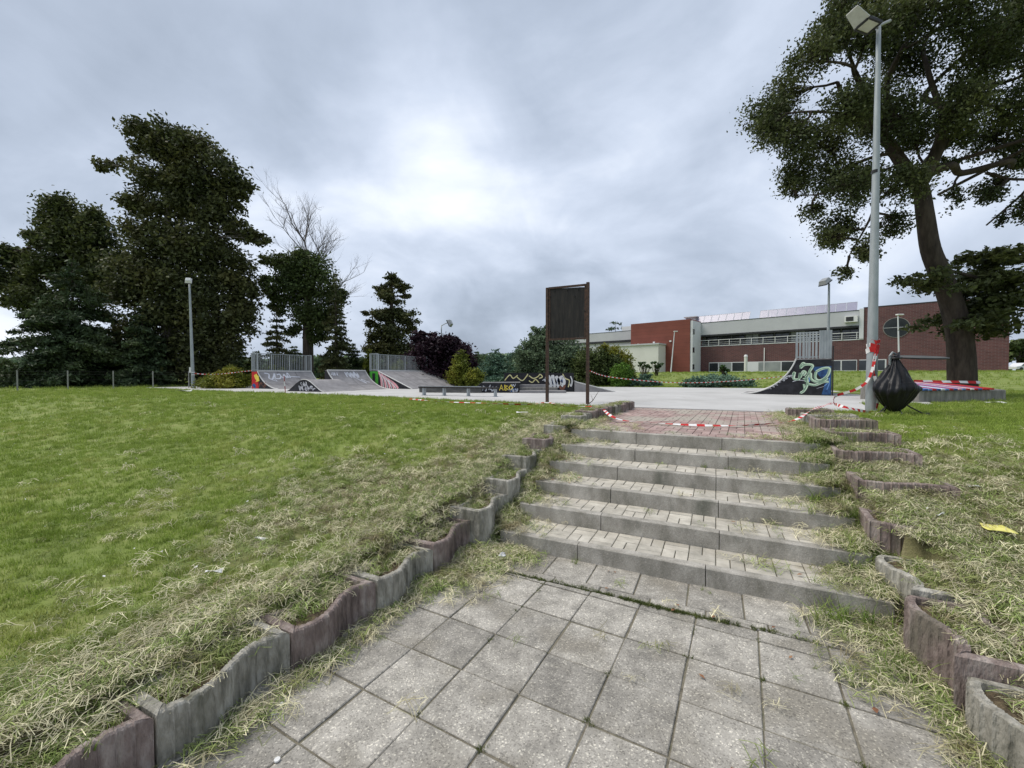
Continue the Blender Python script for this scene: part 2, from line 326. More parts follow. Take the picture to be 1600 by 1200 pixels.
# stairs
stairs=thing('concrete_stairs',en(-.4,N0,0),'grey concrete stairs of six steps with kerb edges and block paved treads','stairs')
JO=[-.05,.045,.04,.02,.14,.083]
for k in range(6):
    z=RIS*(k+1); n=N0+k*TRD
    mb=MB()
    if k<5:
        basket(mb,EL,ER,n+.083,n+TRD-.002,z-.004,bs=.2)
        mb.prism([en(EL,n+.083,z-.045),en(ER,n+.083,z-.045),en(ER,n+TRD,z-.045),en(EL,n+TRD,z-.045)],(0,0,.028),mi=1)
        st=mb.build('step',[M['paver'],M['joint']],stairs)
    else:
        basket(mb,EL,ER,n+.083,n+.30,z-.004)
        mb.prism([en(EL,n+.083,z-.045),en(ER,n+.083,z-.045),en(ER,n+.3,z-.045),en(EL,n+.3,z-.045)],(0,0,.028),mi=1)
        st=mb.build('step',[M['redpaver'],M['joint']],stairs)
    bpy.context.view_layer.update()
    js=[EL-.02]+[JO[k]-1+d for d in (0,1)]+[ER+.03]
    js=[js[0],JO[k]-1,JO[k],js[-1]]
    for a,b in zip(js[:-1],js[1:]):
        if b-a<.05: continue
        mb=MB(); w=.08; dz=random.gauss(0,.0025); dn=random.gauss(0,.003); c=.007
        prof=[(0,z-.20),(0,z-c),(c,z),(w-.002,z),(w,z-.003),(w,z-.20)]
        pts=[en(a+.003,n+p[0]+dn,p[1]+dz) for p in prof]
        mb.prism(pts,EV*(b-a-.006))
        mb.build('kerb_stone',M['kerb'],st)
# path and plaza
mb=MB(); basket(mb,-1.85,1.15,N6+.302,9.99,TOP-.004,rot=math.radians(-3),g=.0035)
mb.prism([en(-1.95,N6+.302,TOP-.05),en(1.25,N6+.302,TOP-.05),en(1.25,10.0,TOP-.05),en(-1.95,10.0,TOP-.05)],(0,0,.032),mi=1)
o=mb.build('path',[M['redpaver'],M['joint']]); o['kind']='structure'
PZ=.853
plz=[en(1.3,10,0),en(3.0,11.2,0),en(3.5,14.0,0),Vector((14.8,15.0,0)),Vector((15.5,19,0)),Vector((14.6,23.6,0)),Vector((5,26.5,0)),Vector((-6,29.5,0)),Vector((-20,29,0)),Vector((-22,25,0)),Vector((-14.5,19.9,0)),Vector((-7,16.1,0)),en(-7.5,10.6,0),en(-1.6,10,0)]
mb=MB(); mb.prism([Vector((p.x,p.y,PZ-.25)) for p in plz],(0,0,.25)); o=mb.build('plaza',M['plaza']); o['kind']='structure'
mb=MB(); Pq=[at(1335,622,TOP),at(1372,627,TOP),at(1460,633,TOP),at(1440,624,TOP),at(1400,618,TOP),at(1350,616,TOP)]
mb.prism([Vector((p.x,p.y,TOP-.2)) for p in Pq],(0,0,.215)); o=mb.build('concrete_apron',M['plaza']); o['kind']='structure'
def inpoly(x,y,P):
    r=np.zeros(len(x),bool)
    for i in range(len(P)):
        a=P[i]; b=P[(i+1)%len(P)]
        c=((a.y>y)!=(b.y>y))&(x<(b.x-a.x)*(y-a.y)/((b.y-a.y) if b.y!=a.y else 1e-9)+a.x); r^=c
    return r

# ------------------------------------------------------------------ wavy concrete planters
planters=[]
def planter(e,n,L,D,z1,red,ang,flip,label,h=.34,lip=1,group='wavy concrete planters edging the stairs'):
    # front face toward -e*flip ; length along n (ang rotates)
    loc=en(e,n,0); base=float(z1-h)
    t=thing('concrete_planter',Vector((loc.x,loc.y,base)),label,'planter',group)
    ca,sa=math.cos(ang),math.sin(ang)
    def w(u,v,z):                   # u along length 0..L, v depth 0..D
        a=v*flip; b=u; return Vector((loc.x,loc.y,0))+ (EV*(ca*a-sa*b)+NV*(sa*a+ca*b))+Vector((0,0,z))
    ns=132; th=.048; A_=.048
    sg=-1 if flip<0 else 1
    def fr(s): return -A_*math.sin(2*PI*s)*(1 if flip<0 else -1)
    rib=lambda s:.013*max(0,1-abs(math.sin(PI*s*12))*2.6)
    outer=[];inner=[]
    for i in range(ns+1):
        s=i/ns; outer.append((s*L,fr(s)+.006-rib(s))); inner.append((min(max(s*L,th),L-th),fr(s)+th))
    for i in range(ns+1):
        s=1-i/ns; outer.append((s*L,D+fr(s)-.006+rib(s))); inner.append((min(max(s*L,th),L-th),D+fr(s)-th))
    n_=len(outer); mb=MB()
    jz=[random.gauss(0,.0022)-(.012*max(0,vnoise(i*.13+e*31+n*17,3.3,1.,9)-.72)/.28) for i in range(n_)]
    tilt=random.gauss(0,.02)
    zt=lambda p,i:z1+jz[i]+tilt*(p[0]-L/2)
    V_=[w(*p,base) for p in outer]+[w(*p,zt(p,i)-.009) for i,p in enumerate(outer)]
    cen=lambda p,q,f:(p[0]+(q[0]-p[0])*f,p[1]+(q[1]-p[1])*f)
    V_+=[w(*cen(p,inner[i],.18),zt(p,i)) for i,p in enumerate(outer)]+[w(*cen(p,inner[i],.85),zt(p,i)) for i,p in enumerate(outer)]+[w(*p,zt(p,i)-.09) for i,p in enumerate(inner)]
    fs=[]
    for r in range(4):
        for i in range(n_): j=(i+1)%n_; fs.append((r*n_+i,r*n_+j,(r+1)*n_+j,(r+1)*n_+i))
    mb.add(V_,fs); mb.build('planter_wall',M['gaz_red' if red else 'gaz_grey'],t)
    mb=MB(); mb.sheet(lambda a,b:w(th+a*(L-2*th),th+fr(th/L+a*(1-2*th/L))+b*(D-2*th),z1-.035+random.uniform(-.012,.012)),14,8); mb.build('planting_soil',M['soil'],t)
    planters.append((w,L,D,z1,th)); return t
G='wavy concrete planters edging the stairs'
LP=[(-2.02,-.34,.21,1,'reddish planter cut off at the bottom left corner of the photo'),
(-2.03,.26,.22,1,'dark red ribbed planter nearest the bottom left corner, fringed with weeds'),
(-2.03,.86,.225,0,'pale grey weathered planter, biggest of the left row and second from the camera'),
(-2.02,1.46,.23,1,'purplish brown planter with a strong S curve between two grey ones'),
(-2.01,2.07,.23,0,'small light grey planter just beyond the purplish brown one on the left'),
(-2.01,2.68,.25,1,'brownish grey planter at the far end of the lower left row'),
(-1.93,3.26,.36,0,'grey upright planter beside the left end of the lowest step'),
(-1.93,3.86,.50,0,'planter buried in cut grass left of the third step'),
(-1.98,4.42,.64,0,'grey ribbed planter with bright green tuft left of the fourth step'),
(-1.96,4.98,.77,1,'low reddish planter left of the fifth step'),
(-1.90,5.58,.88,0,'planter covered in dry grass left of the top step'),]
for e,n,z,rd,lb in LP: planter(e,n,.59,.31,z,rd,random.gauss(0,.02),-1,lb)
for k,(n,z,rd,lb) in enumerate([(6.2,.97,0,'pale rimmed planter at the start of the red path, left side'),(6.8,1.0,1,'brown ribbed planter on the left of the red path, behind the pale rimmed one'),(7.4,1.0,1,'reddish planter on the left of the red path holding the end of the tape'),(8.0,1.0,0,'grey green stained planter midway along the left of the red path'),(8.6,1.0,1,'dark brown planter last but one before the plaza, left side'),(9.2,1.0,1,'ribbed brown planter touching the plaza, left of the red path')]):
    planter(-1.86+.035*k,n,.585,.31,z,rd,-.05,-1,lb,group='wavy planters along the left of the red path')
RP=[(1.10,1.45,.20,0,'grey planter at the bottom right corner of the photo'),
(1.07,2.03,.22,0,'rough grey planter with a chipped rim, second from the bottom right'),
(1.03,2.64,.30,1,'tall reddish brown planter on the right below the stairs'),
(1.08,3.28,.31,0,'pale grey rounded planter beside the right end of the lowest step')]
for e,n,z,rd,lb in RP: planter(e,n,.59,.33,z,rd,random.gauss(0,.02),1,lb)
RQ=[(1.72,3.95,.50,1,'reddish planter right of the second step, full of straw'),(1.80,4.62,.68,1,'wide brownish planter right of the fourth step'),(1.78,5.25,.84,1,'weedy reddish planter right of the fifth step'),(1.84,5.95,.95,1,'brown planter right of the top step'),(1.86,6.75,1.02,1,'dark red ended planter on the right of the red path'),(1.90,7.7,1.0,0,'grey planter with a flat rim in front of the lamp post'),(1.84,8.8,1.0,1,'small brown planter at the far right corner of the red path')]
for e,n,z,rd,lb in RQ: planter(e,n,.66,.36,z,rd,PI/2+random.gauss(0,.04),1,lb,group='planters set crosswise right of the stairs')
print('A ok')
# ================================================================== PART 2: things on the plaza
def cat_(P,k=6):
    P=[Vector(p) for p in P]
    if len(P)<3: return P
    out=[]
    for i in range(len(P)-1):
        a=P[max(i-1,0)]; b=P[i]; c=P[i+1]; d=P[min(i+2,len(P)-1)]
        for j in range(k):
            t=j/k; out.append(.5*((2*b)+(c-a)*t+(2*a-5*b+4*c-d)*t*t+(3*b-a-3*c+d)*t**3))
    out.append(P[-1]); return out
def stroke(mb,pts,w,f,smooth=True,lift=.006,mi=None):      # flat painted stroke following surface f(u,v,lift)
    P=[Vector((p[0],p[1],0)) for p in pts]; P=cat_(P) if smooth else P
    L=[];n=len(P)
    for i,p in enumerate(P):
        t=(P[min(i+1,n-1)]-P[max(i-1,0)])
        if t.length<1e-6: t=Vector((1,0,0))
        t.normalize(); q=Vector((-t.y,t.x,0))*w/2*(1 if 0<i<n-1 else .6)
        L+=[f(p.x+q.x,p.y+q.y,lift),f(p.x-q.x,p.y-q.y,lift)]
    mb.add(L,[(2*i,2*i+1,2*i+3,2*i+2) for i in range(n-1)],mi)
def scribble(mb,u0,v0,u1,v1,w,f,n=6,seed=0,mi=None,lift=.006):
    r=random.Random(seed)
    for k in range(n):
        x=u0+(u1-u0)*(k+.5)/n; dx=(u1-u0)/n
        pts=[(x+r.uniform(-.7,.7)*dx,v0+r.random()*(v1-v0)) for _ in range(r.randint(3,6))]
        stroke(mb,pts,w,f,mi=mi,lift=lift+.0012*(k%4))
class Ramp:
    def __init__(s,o,d,a,h,run,dk,w,name,label,straight=False,group='skate ramps on the plaza',z=PZ):
        s.o=Vector((o.x,o.y,z)); s.d=d; s.a=a; s.h=h; s.run=run; s.dk=dk; s.w=w
        s.t=thing(name,s.o,label,'skate ramp',group)
        R_=(run*run+h*h)/(2*h); tm=math.atan2(run,R_-h)
        N=18
        if straight: s.arc=[(dk+run*i/N,h*(1-i/N)) for i in range(N+1)]
        else: s.arc=[(dk+run-R_*math.sin(tm*(1-i/N)),R_*(1-math.cos(tm*(1-i/N)))) for i in range(N+1)]
        s.R=R_; s.tm=tm
    def P(s,x,v,z): return s.o+s.d*x+s.a*v+Vector((0,0,z))
    def surf(s,u,v,l=0):       # u across, v down the surface 0..1*len
        L=math.hypot(s.run,s.h); t=min(max(v/L,0),1)*(len(s.arc)-1); i=min(int(t),len(s.arc)-2); k=t-i
        x=s.arc[i][0]*(1-k)+s.arc[i+1][0]*k; z=s.arc[i][1]*(1-k)+s.arc[i+1][1]*k
        dx=s.arc[i+1][0]-s.arc[i][0]; dz=s.arc[i+1][1]-s.arc[i][1]; q=math.hypot(dx,dz)
        return s.P(x-dz/q*(l+.012),u,z+dx/q*(l+.012))
    def side(s,u,v,l=0): return s.P(u,-l-.022,v)
    def body(s,sidem='rampside',top='ramp'):
        prof=[(0,0.0),(0,s.h)]+s.arc
        mb=MB(); inner=[(x,max(z-.02,0)) for x,z in prof]; mb.prism([s.P(x,.0,z) for x,z in inner],s.a*s.w); mb.build('ramp_body',M['rampside'],s.t)
        for v0 in (-.02,s.w):
            mb=MB(); mb.prism([s.P(x,v0,z) for x,z in prof],s.a*.02); mb.build('side_panel',M[sidem],s.t)
        mb=MB(); n=len(s.arc)
        vs=[s.P(x,0,z-.0) for x,z in s.arc]+[s.P(x,s.w,z) for x,z in s.arc]
        mb.sheet(lambda a,b:s.surf(s.w*a,b*math.hypot(s.run,s.h),-.004),6,26); 
        LL=math.hypot(s.run,s.h)
        for uu in [s.w*k/max(1,round(s.w/1.2)) for k in range(1,max(1,round(s.w/1.2)))]: stroke(mb,[(uu,LL*k/12) for k in range(13)],.018,s.surf,smooth=False,lift=.0,mi=1)
        stroke(mb,[(0.02,LL*.52),(s.w-.02,LL*.52)],.018,s.surf,smooth=False,lift=.0,mi=1)
        mb.build('riding_surface',[M[top],M['board']],s.t,smooth=False)
        if s.dk>.1:
            mb=MB(); c=s.P(s.dk/2,s.w/2,s.h+.012); R3=Matrix((s.d,s.a,Vector((0,0,1)))).transposed(); mb.box(c,(s.dk,s.w+.04,.02),R3); mb.build('deck',M[top],s.t)
        mb=MB(); mb.tube([s.P(s.dk,-.02,s.h+.015),s.P(s.dk,s.w+.02,s.h+.015)],.035,8)
        for v in (-.012,s.w+.012): mb.tube([s.P(x,v,z+.004) for x,z in s.arc],.028,6)
        mb.build('coping',M['coping'],s.t)
    def rail(s,hr,n,bars=.02,x0=0.02,sides=True,depth=None,mat_='steel'):
        mb=MB(); z0=s.h+.02; R3=Matrix((s.d,s.a,Vector((0,0,1)))).transposed()
        for z in (z0+.06,z0+hr): mb.box(s.P(x0,s.w/2,z),(.03,s.w,.03),R3)
        for i in range(n+1): mb.box(s.P(x0,s.w*i/n,z0+hr/2),(bars,bars,hr),R3)
        for v in (0,s.w/3,2*s.w/3,s.w): mb.box(s.P(x0,v,z0+hr/2),(.05,.05,hr+.02),R3)
        mb.build('back_railing',M[mat_],s.t)
        if sides:
            for v in (.01,s.w-.01):
                mb=MB(); k=max(3,int(s.dk/.11))
                for z in (z0+.06,z0+hr): mb.box(s.P(s.dk/2,v,z),(s.dk,.03,.03),R3)
                for i in range(k+1): mb.box(s.P(s.dk*i/k,v,z0+hr/2),(bars,bars,hr),R3)
                mb.box(s.P(s.dk,v,z0+hr/2),(.05,.05,hr),R3)
                mb.build('side_railing',M[mat_],s.t)
# ramp 1
r1=Ramp(en(-23.2,14.5),EV,NV,.95,1.75,.5,3.4,'quarter_pipe','curved ramp with grey railing and a red and yellow painted side, far left')
RAMP1=r1; r1.body(); r1.rail(1.0,30)
mb=MB(); mb.prism([r1.P(0.01,-.026,0.01),r1.P(.62,-.026,.01),r1.P(.5,-.026,.93),r1.P(.01,-.026,.93)],r1.a*.004); mb.build('painted_side',M['red'],r1.t)
mb=MB(); stroke(mb,[(.34,.78),(.42,.62),(.62,.55)],.26,r1.side); mb.prism([r1.side(.30,.80,.009),r1.side(.62,.70,.009),r1.side(.70,.42,.009),r1.side(.36,.36,.009),r1.side(.50,.55,.009)],r1.a*-.002); mb.build('yellow_graffiti',M['yellow'],r1.t)
mb=MB(); stroke(mb,[(.10,.12),(.2,.2),(.3,.12),(.2,.08)],.16,r1.side,lift=.012); mb.build('blue_graffiti',M['blue'],r1.t)
mb=MB(); scribble(mb,.55,.05,1.3,.4,.03,r1.side,5,3); mb.build('graffiti_line',M['brownpaint'],r1.t)
mb=MB(); stroke(mb,[(.3,.12),(.55,.2),(.42,.5),(.6,.55),(.9,.15),(.8,.5),(1.1,.5),(1.2,.2),(1.0,.25)],.075,r1.surf); stroke(mb,[(1.15,.15),(1.3,.5),(1.45,.2),(1.5,.5)],.07,r1.surf); stroke(mb,[(1.55,.5),(1.7,.1),(1.75,.45),(1.45,.35),(2.4,.42)],.065,r1.surf,lift=.008); stroke(mb,[(.5,.6),(.75,.75),(.7,.5)],.04,r1.surf); mb.build('white_tag',M['tagwhite'],r1.t)
# bump
bt=thing('jump_bump',en(-17.94,12.8,PZ),'low rounded bump with white scrawl on its black side, right of the leftmost ramp','skate ramp','skate ramps on the plaza')
prof=[(2.5*i/24,.54*(.5-.5*math.cos(2*PI*i/24))**.8) for i in range(25)]
bp=lambda u,v,l=0: en(-17.94+u,12.8-l-.022,PZ+v)
mb=MB(); mb.prism([en(-17.94+x,12.8,PZ+max(z-.01,0)) for x,z in prof],NV*1.8); mb.build('bump_body',M['rampside'],bt)
mb=MB(); mb.sheet(lambda a,b:en(-17.94+prof[int(round(a*24))][0],12.78+b*1.84,PZ+prof[int(round(a*24))][1]+.004),24,1); mb.build('riding_surface',M['ramp'],bt,smooth=True)
mb=MB(); mb.prism([en(-17.94+x,12.78,PZ+z) for x,z in prof],NV*.02); mb.build('side_panel',M['rampside'],bt)
mb=MB(); mb.tube([en(-17.94+x,12.78,PZ+z+.012) for x,z in prof[10:]],.016,6); mb.build('coping',M['coping'],bt)
mb=MB(); scribble(mb,.85,.04,1.95,.26,.03,bp,9,5); scribble(mb,1.05,.2,1.5,.47,.03,bp,5,6); mb.build('white_tag',M['tagwhite'],bt)
# ramp 2
r2=Ramp(en(-17.7,14.75),EV,NV,.97,1.8,.18,2.5,'quarter_pipe','curved grey ramp without railing, white scribble at its upper right')
r2.body(); mb=MB(); scribble(mb,1.0,.08,1.85,.5,.06,r2.surf,13,8); stroke(mb,[(1.5,.45),(1.9,.95),(1.8,.6),(2.2,.9)],.05,r2.surf); mb.build('white_tag',M['tagwhite'],r2.t); mb=MB(); scribble(mb,.08,.12,.5,.35,.03,r2.surf,4,9); mb.build('white_tag',M['tagwhite'],r2.t)
# ramp 3
r3=Ramp(en(-17.5,17.6),EV,NV,.97,2.4,.6,4.4,'bank_ramp','straight grey bank with railing and a side painted green with pink stripes',straight=True)
r3.body(); r3.rail(.95,38)
mb=MB(); mb.prism([r3.P(.01,-.026,.01),r3.P(.62,-.026,.01),r3.P(.62,-.026,.95),r3.P(.01,-.026,.95)],r3.a*.004); mb.build('green_side',M['green'],r3.t)
mb=MB(); mb.box(r3.P(.3,-.03,.6),(.2,.006,.5),Matrix((r3.d,r3.a,Vector((0,0,1)))).transposed()); mb.build('dark_opening',M['rampside'],r3.t)
mb=MB()
for k in range(5): stroke(mb,[(.66+.20*k,.93-.12*k),(.84+.25*k,.60-.09*k),(.90+.29*k,.02)],.13,r3.side,lift=.008)
mb.build('pink_stripe',M['pink'],r3.t)
mb=MB()
for k in range(4): stroke(mb,[(.74+.20*k,.84-.12*k),(.95+.25*k,.5-.09*k),(1.04+.29*k,.02)],.05,r3.side,lift=.011)
mb.build('white_stripe',M['white'],r3.t)
# grind table & ledge
def along(a,b): d=(b-a); d.z=0; L=d.length; d.normalize(); p=Vector((-d.y,d.x,0)); return d,p,L
A1=at(656,617.5,PZ); B1=at(778,620,PZ); d,p,L=along(A1,B1); R3=Matrix((d,p,Vector((0,0,1)))).transposed()
t=thing('grind_rail',A1,'long low grind rail, flat dark bar on four pale legs','grind rail')
mb=MB(); mb.box((A1+B1)/2+Vector((0,0,.30)),(L,.22,.05),R3); mb.build('top_bar',M['board'],t,bevel=.008)
for f in (.06,.33,.64,.97):
    mb=MB(); q=A1+d*L*f; mb.box(q+Vector((0,0,.14)),(.055,.16,.28),R3); mb.box(q+Vector((0,0,.006)),(.12,.2,.012),R3); mb.build('leg',M['steel'],t)
A1=at(655,613.2,PZ); B1=at(752,614,PZ); d,p,L=along(A1,B1); R3=Matrix((d,p,Vector((0,0,1)))).transposed()
t=thing('grind_ledge',A1,'weathered dark wooden ledge box lying behind the grind rail','ledge')
mb=MB(); mb.box((A1+B1)/2+Vector((0,0,.13))+p*.3,(L,.6,.24),R3); mb.build('ledge_body',mat('weathered_ply',[(.05,.05,.048),(.10,.10,.095),(.16,.155,.15)],scale=3,stretch=(.5,.5,3)),t,bevel=.006)
mb=MB(); mb.box((A1+B1)/2+Vector((0,0,.26)),(L,.04,.03),R3); mb.build('edge_angle',M['steel'],t)
# fun box with graffiti wall
FO=Vector((-1.75,17.5,PZ)); t=thing('fun_box',FO,'black fun box with sloped left end and yellow and white graffiti in front','fun box')
fb=lambda u,v,l=0: FO+Vector((u,-l-.004,v))
mb=MB(); mb.prism([fb(0,0),fb(0.5,.40),fb(2.05,.42),fb(2.05,0)],(0,2.2,0)); mb.build('box_body',M['rampside'],t)
mb=MB(); mb.prism([FO+Vector((.5,-.03,.41)),FO+Vector((.5,.9,.41)),FO+Vector((2.1,.9,.42)),FO+Vector((2.1,-.03,.42))],(0,0,.03)); mb.prism([FO+Vector((-.02,0,.02)),FO+Vector((-.02,2.2,.02)),FO+Vector((.5,2.2,.44)),FO+Vector((.5,0,.44))],(0,0,.01)); mb.build('top_sheet',M['ramp'],t)
mb=MB()
for g in ([(1.22,.1),(1.30,.33),(1.38,.1)],[(1.24,.18),(1.36,.18)],[(1.45,.1),(1.45,.33),(1.56,.28),(1.46,.22),(1.58,.15),(1.46,.1)],[(1.68,.12),(1.62,.22),(1.70,.32),(1.78,.22),(1.69,.12)]): stroke(mb,g,.055,fb,smooth=False)
mb.build('yellow_graffiti',M['yellow'],t)
mb=MB(); scribble(mb,.45,.06,1.1,.34,.03,fb,7,11); mb.build('white_tag',M['tagwhite'],t); mb=MB(); scribble(mb,1.62,.03,1.98,.2,.03,fb,5,12); stroke(mb,[(1.72,.36),(1.76,.28),(1.8,.36),(1.85,.26),(1.9,.38)],.025,fb); mb.build('white_tag',M['tagwhite'],t)
mb=MB(); stroke(mb,[(1.7,.05),(1.85,.14),(2.0,.1)],.08,fb,lift=.002); mb.build('blue_graffiti',M['blue'],t)
t=thing('ledge_steps',FO+Vector((2.9,.1,0)),'stepped grey ledge between the fun box and the graffiti wall','ledge')
for k,(x0,x1,y0,y1,z0,z1) in enumerate(((2.07,4.0,-.25,.3,0,.10),(2.07,3.7,.32,.6,0,.22),(2.07,3.3,.62,.9,0,.34))):
    mb=MB(); mb.box(FO+Vector(((x0+x1)/2,(y0+y1)/2,(z0+z1)/2)),(x1-x0,y1-y0,z1-z0)); mb.build('ledge_step',M['ramp' if k!=1 else 'concrete'],t,bevel=.01)
WO=Vector((-.35,18.5,PZ)); t=thing('graffiti_wall',WO,'low black wall with white bubble lettering and pale yellow swirls, behind the sign posts','wall')
wf=lambda u,v,l=0: WO+Vector((u,-l-.004,v))
mb=MB(); mb.box(WO+Vector((1.55,.15,.41)),(3.1,.3,.82)); mb.build('wall_panel',M['rampside'],t,bevel=.005)
mb=MB(); mb.box(WO+Vector((1.55,.15,.83)),(3.14,.34,.025)); mb.build('top_cap',M['darkline'],t)
mb=MB()
for g in ([(.02,.5),(.25,.75),(.4,.6),(.6,.74)],[(.55,.68),(.8,.5),(1.0,.7),(1.05,.8)],[(1.1,.72),(1.3,.6),(1.5,.68),(1.6,.78),(1.7,.66),(1.55,.6)],[(1.1,.5),(1.25,.42),(1.4,.55),(1.55,.4)],[(2.6,.8),(2.72,.6),(2.9,.5),(2.85,.2)]): stroke(mb,g,.045,wf)
mb.build('yellow_swirl',M['paleyellow'],t)
mb=MB()
for g in ([(1.85,.45),(1.95,.7),(2.1,.35),(2.0,.2)],[(2.15,.75),(2.2,.4),(2.3,.15)],[(2.3,.7),(2.42,.45),(2.35,.2)],[(2.5,.3),(2.45,.55),(2.6,.65),(2.66,.4),(2.55,.25)],[(1.7,.5),(1.85,.6)],[(2.95,.7),(3.02,.5),(2.98,.25),(2.9,.4)]): stroke(mb,g,.15 if g[0][0]<2.9 and g[0][0]!=1.7 else .05,wf)
mb.build('white_lettering',M['white'],t)
mb=MB()
for g in ([(1.9,.5),(2.0,.62)],[(2.12,.6),(2.2,.3)],[(2.38,.6),(2.34,.3)],[(2.5,.45),(2.58,.55),(2.6,.4)]): stroke(mb,g,.022,wf,lift=.012)
mb.build('lettering_outline',M['blue'],t)
mb=MB(); stroke(mb,[(2.45,.25),(2.6,.12),(2.7,.3)],.10,wf,lift=.012); mb.build('brown_patch',M['brownpaint'],t)
BO=Vector((2.77,18.45,PZ)); t=Ramp(BO,Vector((1,0,0)),Vector((0,1,0)),.44,1.75,.06,2.6,'bank_ramp','small pale bank sloping down to the right of the graffiti wall',straight=True); t.body('ramp')
# right quarter pipe
C0=at(1299,618.2,PZ); az_=math.radians(34); dR=Vector((-math.cos(az_),math.sin(az_),0)); aR=Vector((math.sin(az_),math.cos(az_),0))
rr=Ramp(C0,dR,aR,1.32,1.80,1.08,2.6,'quarter_pipe','black curved ramp with big pale green lettering and grey slatted railing, right of the path')
rr.body('rampside')
mb=MB(); R3=Matrix((rr.d,rr.a,Vector((0,0,1)))).transposed(); z0=1.36
for k in range(7): mb.box(rr.P(1.05-.098*k,.03,z0+.50),(.055,.03,.98),R3)
for z in (.06,.96): mb.box(rr.P(.74,.055,z0+z),(.68,.03,.05),R3)
mb.build('slat_railing',M['steel'],rr.t)
mb=MB(); mb.box(rr.P(.19,.03,z0+.51),(.38,.03,1.02),R3)
for k in range(5): mb.box(rr.P(.03+.08*k,.01,z0+.51),(.03,.02,1.02),R3)
mb.build('side_screen',M['steel'],rr.t)
mb=MB()
for i in range(20): mb.box(rr.P(.02,.1+2.45*i/19,z0+.5),(.02,.03,1.0),R3); 
for z in (.05,.98): mb.box(rr.P(.02,1.3,z0+z),(.03,2.5,.04),R3)
mb.build('back_railing',M['steel'],rr.t)
mb=MB()
for i in range(8): mb.box(rr.P(.06+1.0*i/7,2.56,z0+.5),(.05,.02,1.0),R3)
for z in (.05,.98): mb.box(rr.P(.54,2.56,z0+z),(1.08,.03,.04),R3)
mb.build('far_railing',M['steel'],rr.t)
mb=MB(); mb.box(rr.P(-.03,-.01,.9),(.04,.05,1.8),R3); mb.build('corner_post',M['blackmetal'],rr.t)
# panel coordinates from photo zoom: x 1190 -> u 0, x 720..; convert (zoom px) to side coords
def uc(zx,zy): return ((1195-zx)/(1195-30)*2.88,(862-zy)/(862-405)*1.32)
def rs(u,v,l=0): return rr.P(u,-l-.022,v)
mb=MB(); mb.prism([rs(*uc(1188,850),.001),rs(*uc(1080,850),.001),rs(*uc(1120,700),.001),rs(*uc(950,500),.001),rs(*uc(1188,490),.001)],rr.a*-.001); mb.build('blue_haze_paint',M['rampblue'],rr.t)
UG=[[(725,600),(745,570),(735,650),(800,655),(815,575),(805,650)],[(815,640),(850,560),(880,570),(850,610)],[(850,650),(905,655)],[(815,515),(870,470),(965,480),(930,560),(880,690)],[(880,640),(940,580),(950,650),(1010,690),(1080,680),(1150,640)],[(1010,560),(1090,520),(1165,520),(1150,600),(1090,660),(1030,670),(1000,630),(1010,560)],[(900,650),(905,720),(870,800),(820,838)],[(860,720),(870,790)],[(905,715),(1000,730),(1100,690),(1160,690)],[(815,500),(850,450),(875,470)]]
mb=MB()
for g in UG: stroke(mb,[uc(*q) for q in g],.085,rs)
mb.build('green_lettering',M['palegreen'],rr.t)
mb=MB()
for g in UG: stroke(mb,[(uc(*q)[0]+.02,uc(*q)[1]-.012) for q in g],.026,rs,lift=.012)
mb.build('lettering_core',mat('grey_green_paint',[(.12,.24,.16),(.28,.40,.30)],scale=6),rr.t)
mb=MB()
for k in range(7):
    x=400+45*k; y=790-27*k; scribble(mb,*uc(x+40,y+5),*uc(x,y-22),.016,rs,3,30+k)
mb.build('white_tag',M['tagwhite'],rr.t); mb=MB(); stroke(mb,[uc(600,660),uc(650,620),uc(720,605)],.03,rs); mb.build('white_tag',M['tagwhite'],rr.t); mb=MB(); stroke(mb,[uc(720,690),uc(800,670),uc(880,680)],.02,rs); mb.build('white_tag',M['tagwhite'],rr.t); mb=MB(); stroke(mb,[uc(1020,775),uc(1110,745)],.015,rs)
mb.build('white_tag',M['tagwhite'],rr.t)
mb=MB()
for a_,b_ in (((1140,790),(1170,640)),((1110,740),(1150,690)),((1000,550),(1150,505)),((930,690),(900,600))): stroke(mb,[uc(*a_),uc((a_[0]+b_[0])/2+10,(a_[1]+b_[1])/2),uc(*b_)],.03,rs,lift=.003); mb.build('blue_line',M['lightblue'],rr.t); mb=MB()


# ------------------------------------------------------------------ notice board
PL=at(855,630,TOP); PR=at(918,632,TOP); d,p,L=along(PL,PR); R3=Matrix((d,p,Vector((0,0,1)))).transposed()
t=thing('notice_board',(PL+PR)/2,'empty dark notice board on two tall rusty posts beside the red path','notice board')
for q,h in ((PL,3.10),(PR,3.14)):
    mb=MB(); mb.box(q+Vector((0,0,h/2-.1)),(.075,.075,h+.2),R3); mb.build('post',M['darksteel'],t,bevel=.006)
zb,zt=1.71,3.08; mid=(PL+PR)/2
for z,nm in ((zb,'lower_rail'),(zt,'upper_rail')): 
    mb=MB(); mb.box(mid+Vector((0,0,z)),(L-.08,.06,.05),R3); mb.build(nm,M['darksteel'],t)
for sx in (-1,1):
    mb=MB(); mb.box(mid+d*sx*(L/2-.065)+Vector((0,0,(zb+zt)/2)),(.045,.03,zt-zb-.05),R3); mb.build('side_strip',M['darksteel'],t)
mb=MB(); mb.prism([mid+d*a+p*.012+Vector((0,0,z)) for a,z in ((-L/2+.05,zb+.03),(L/2-.05,zb+.03),(L/2-.05,zt-.06),(L/2-.22,zt-.045),(-L/2+.05,zt-.025))],p*-.02); pan=mb.build('panel',M['board'],t)
bf=lambda u,v,l=0: mid+d*u-p*(.010+l)+Vector((0,0,v))
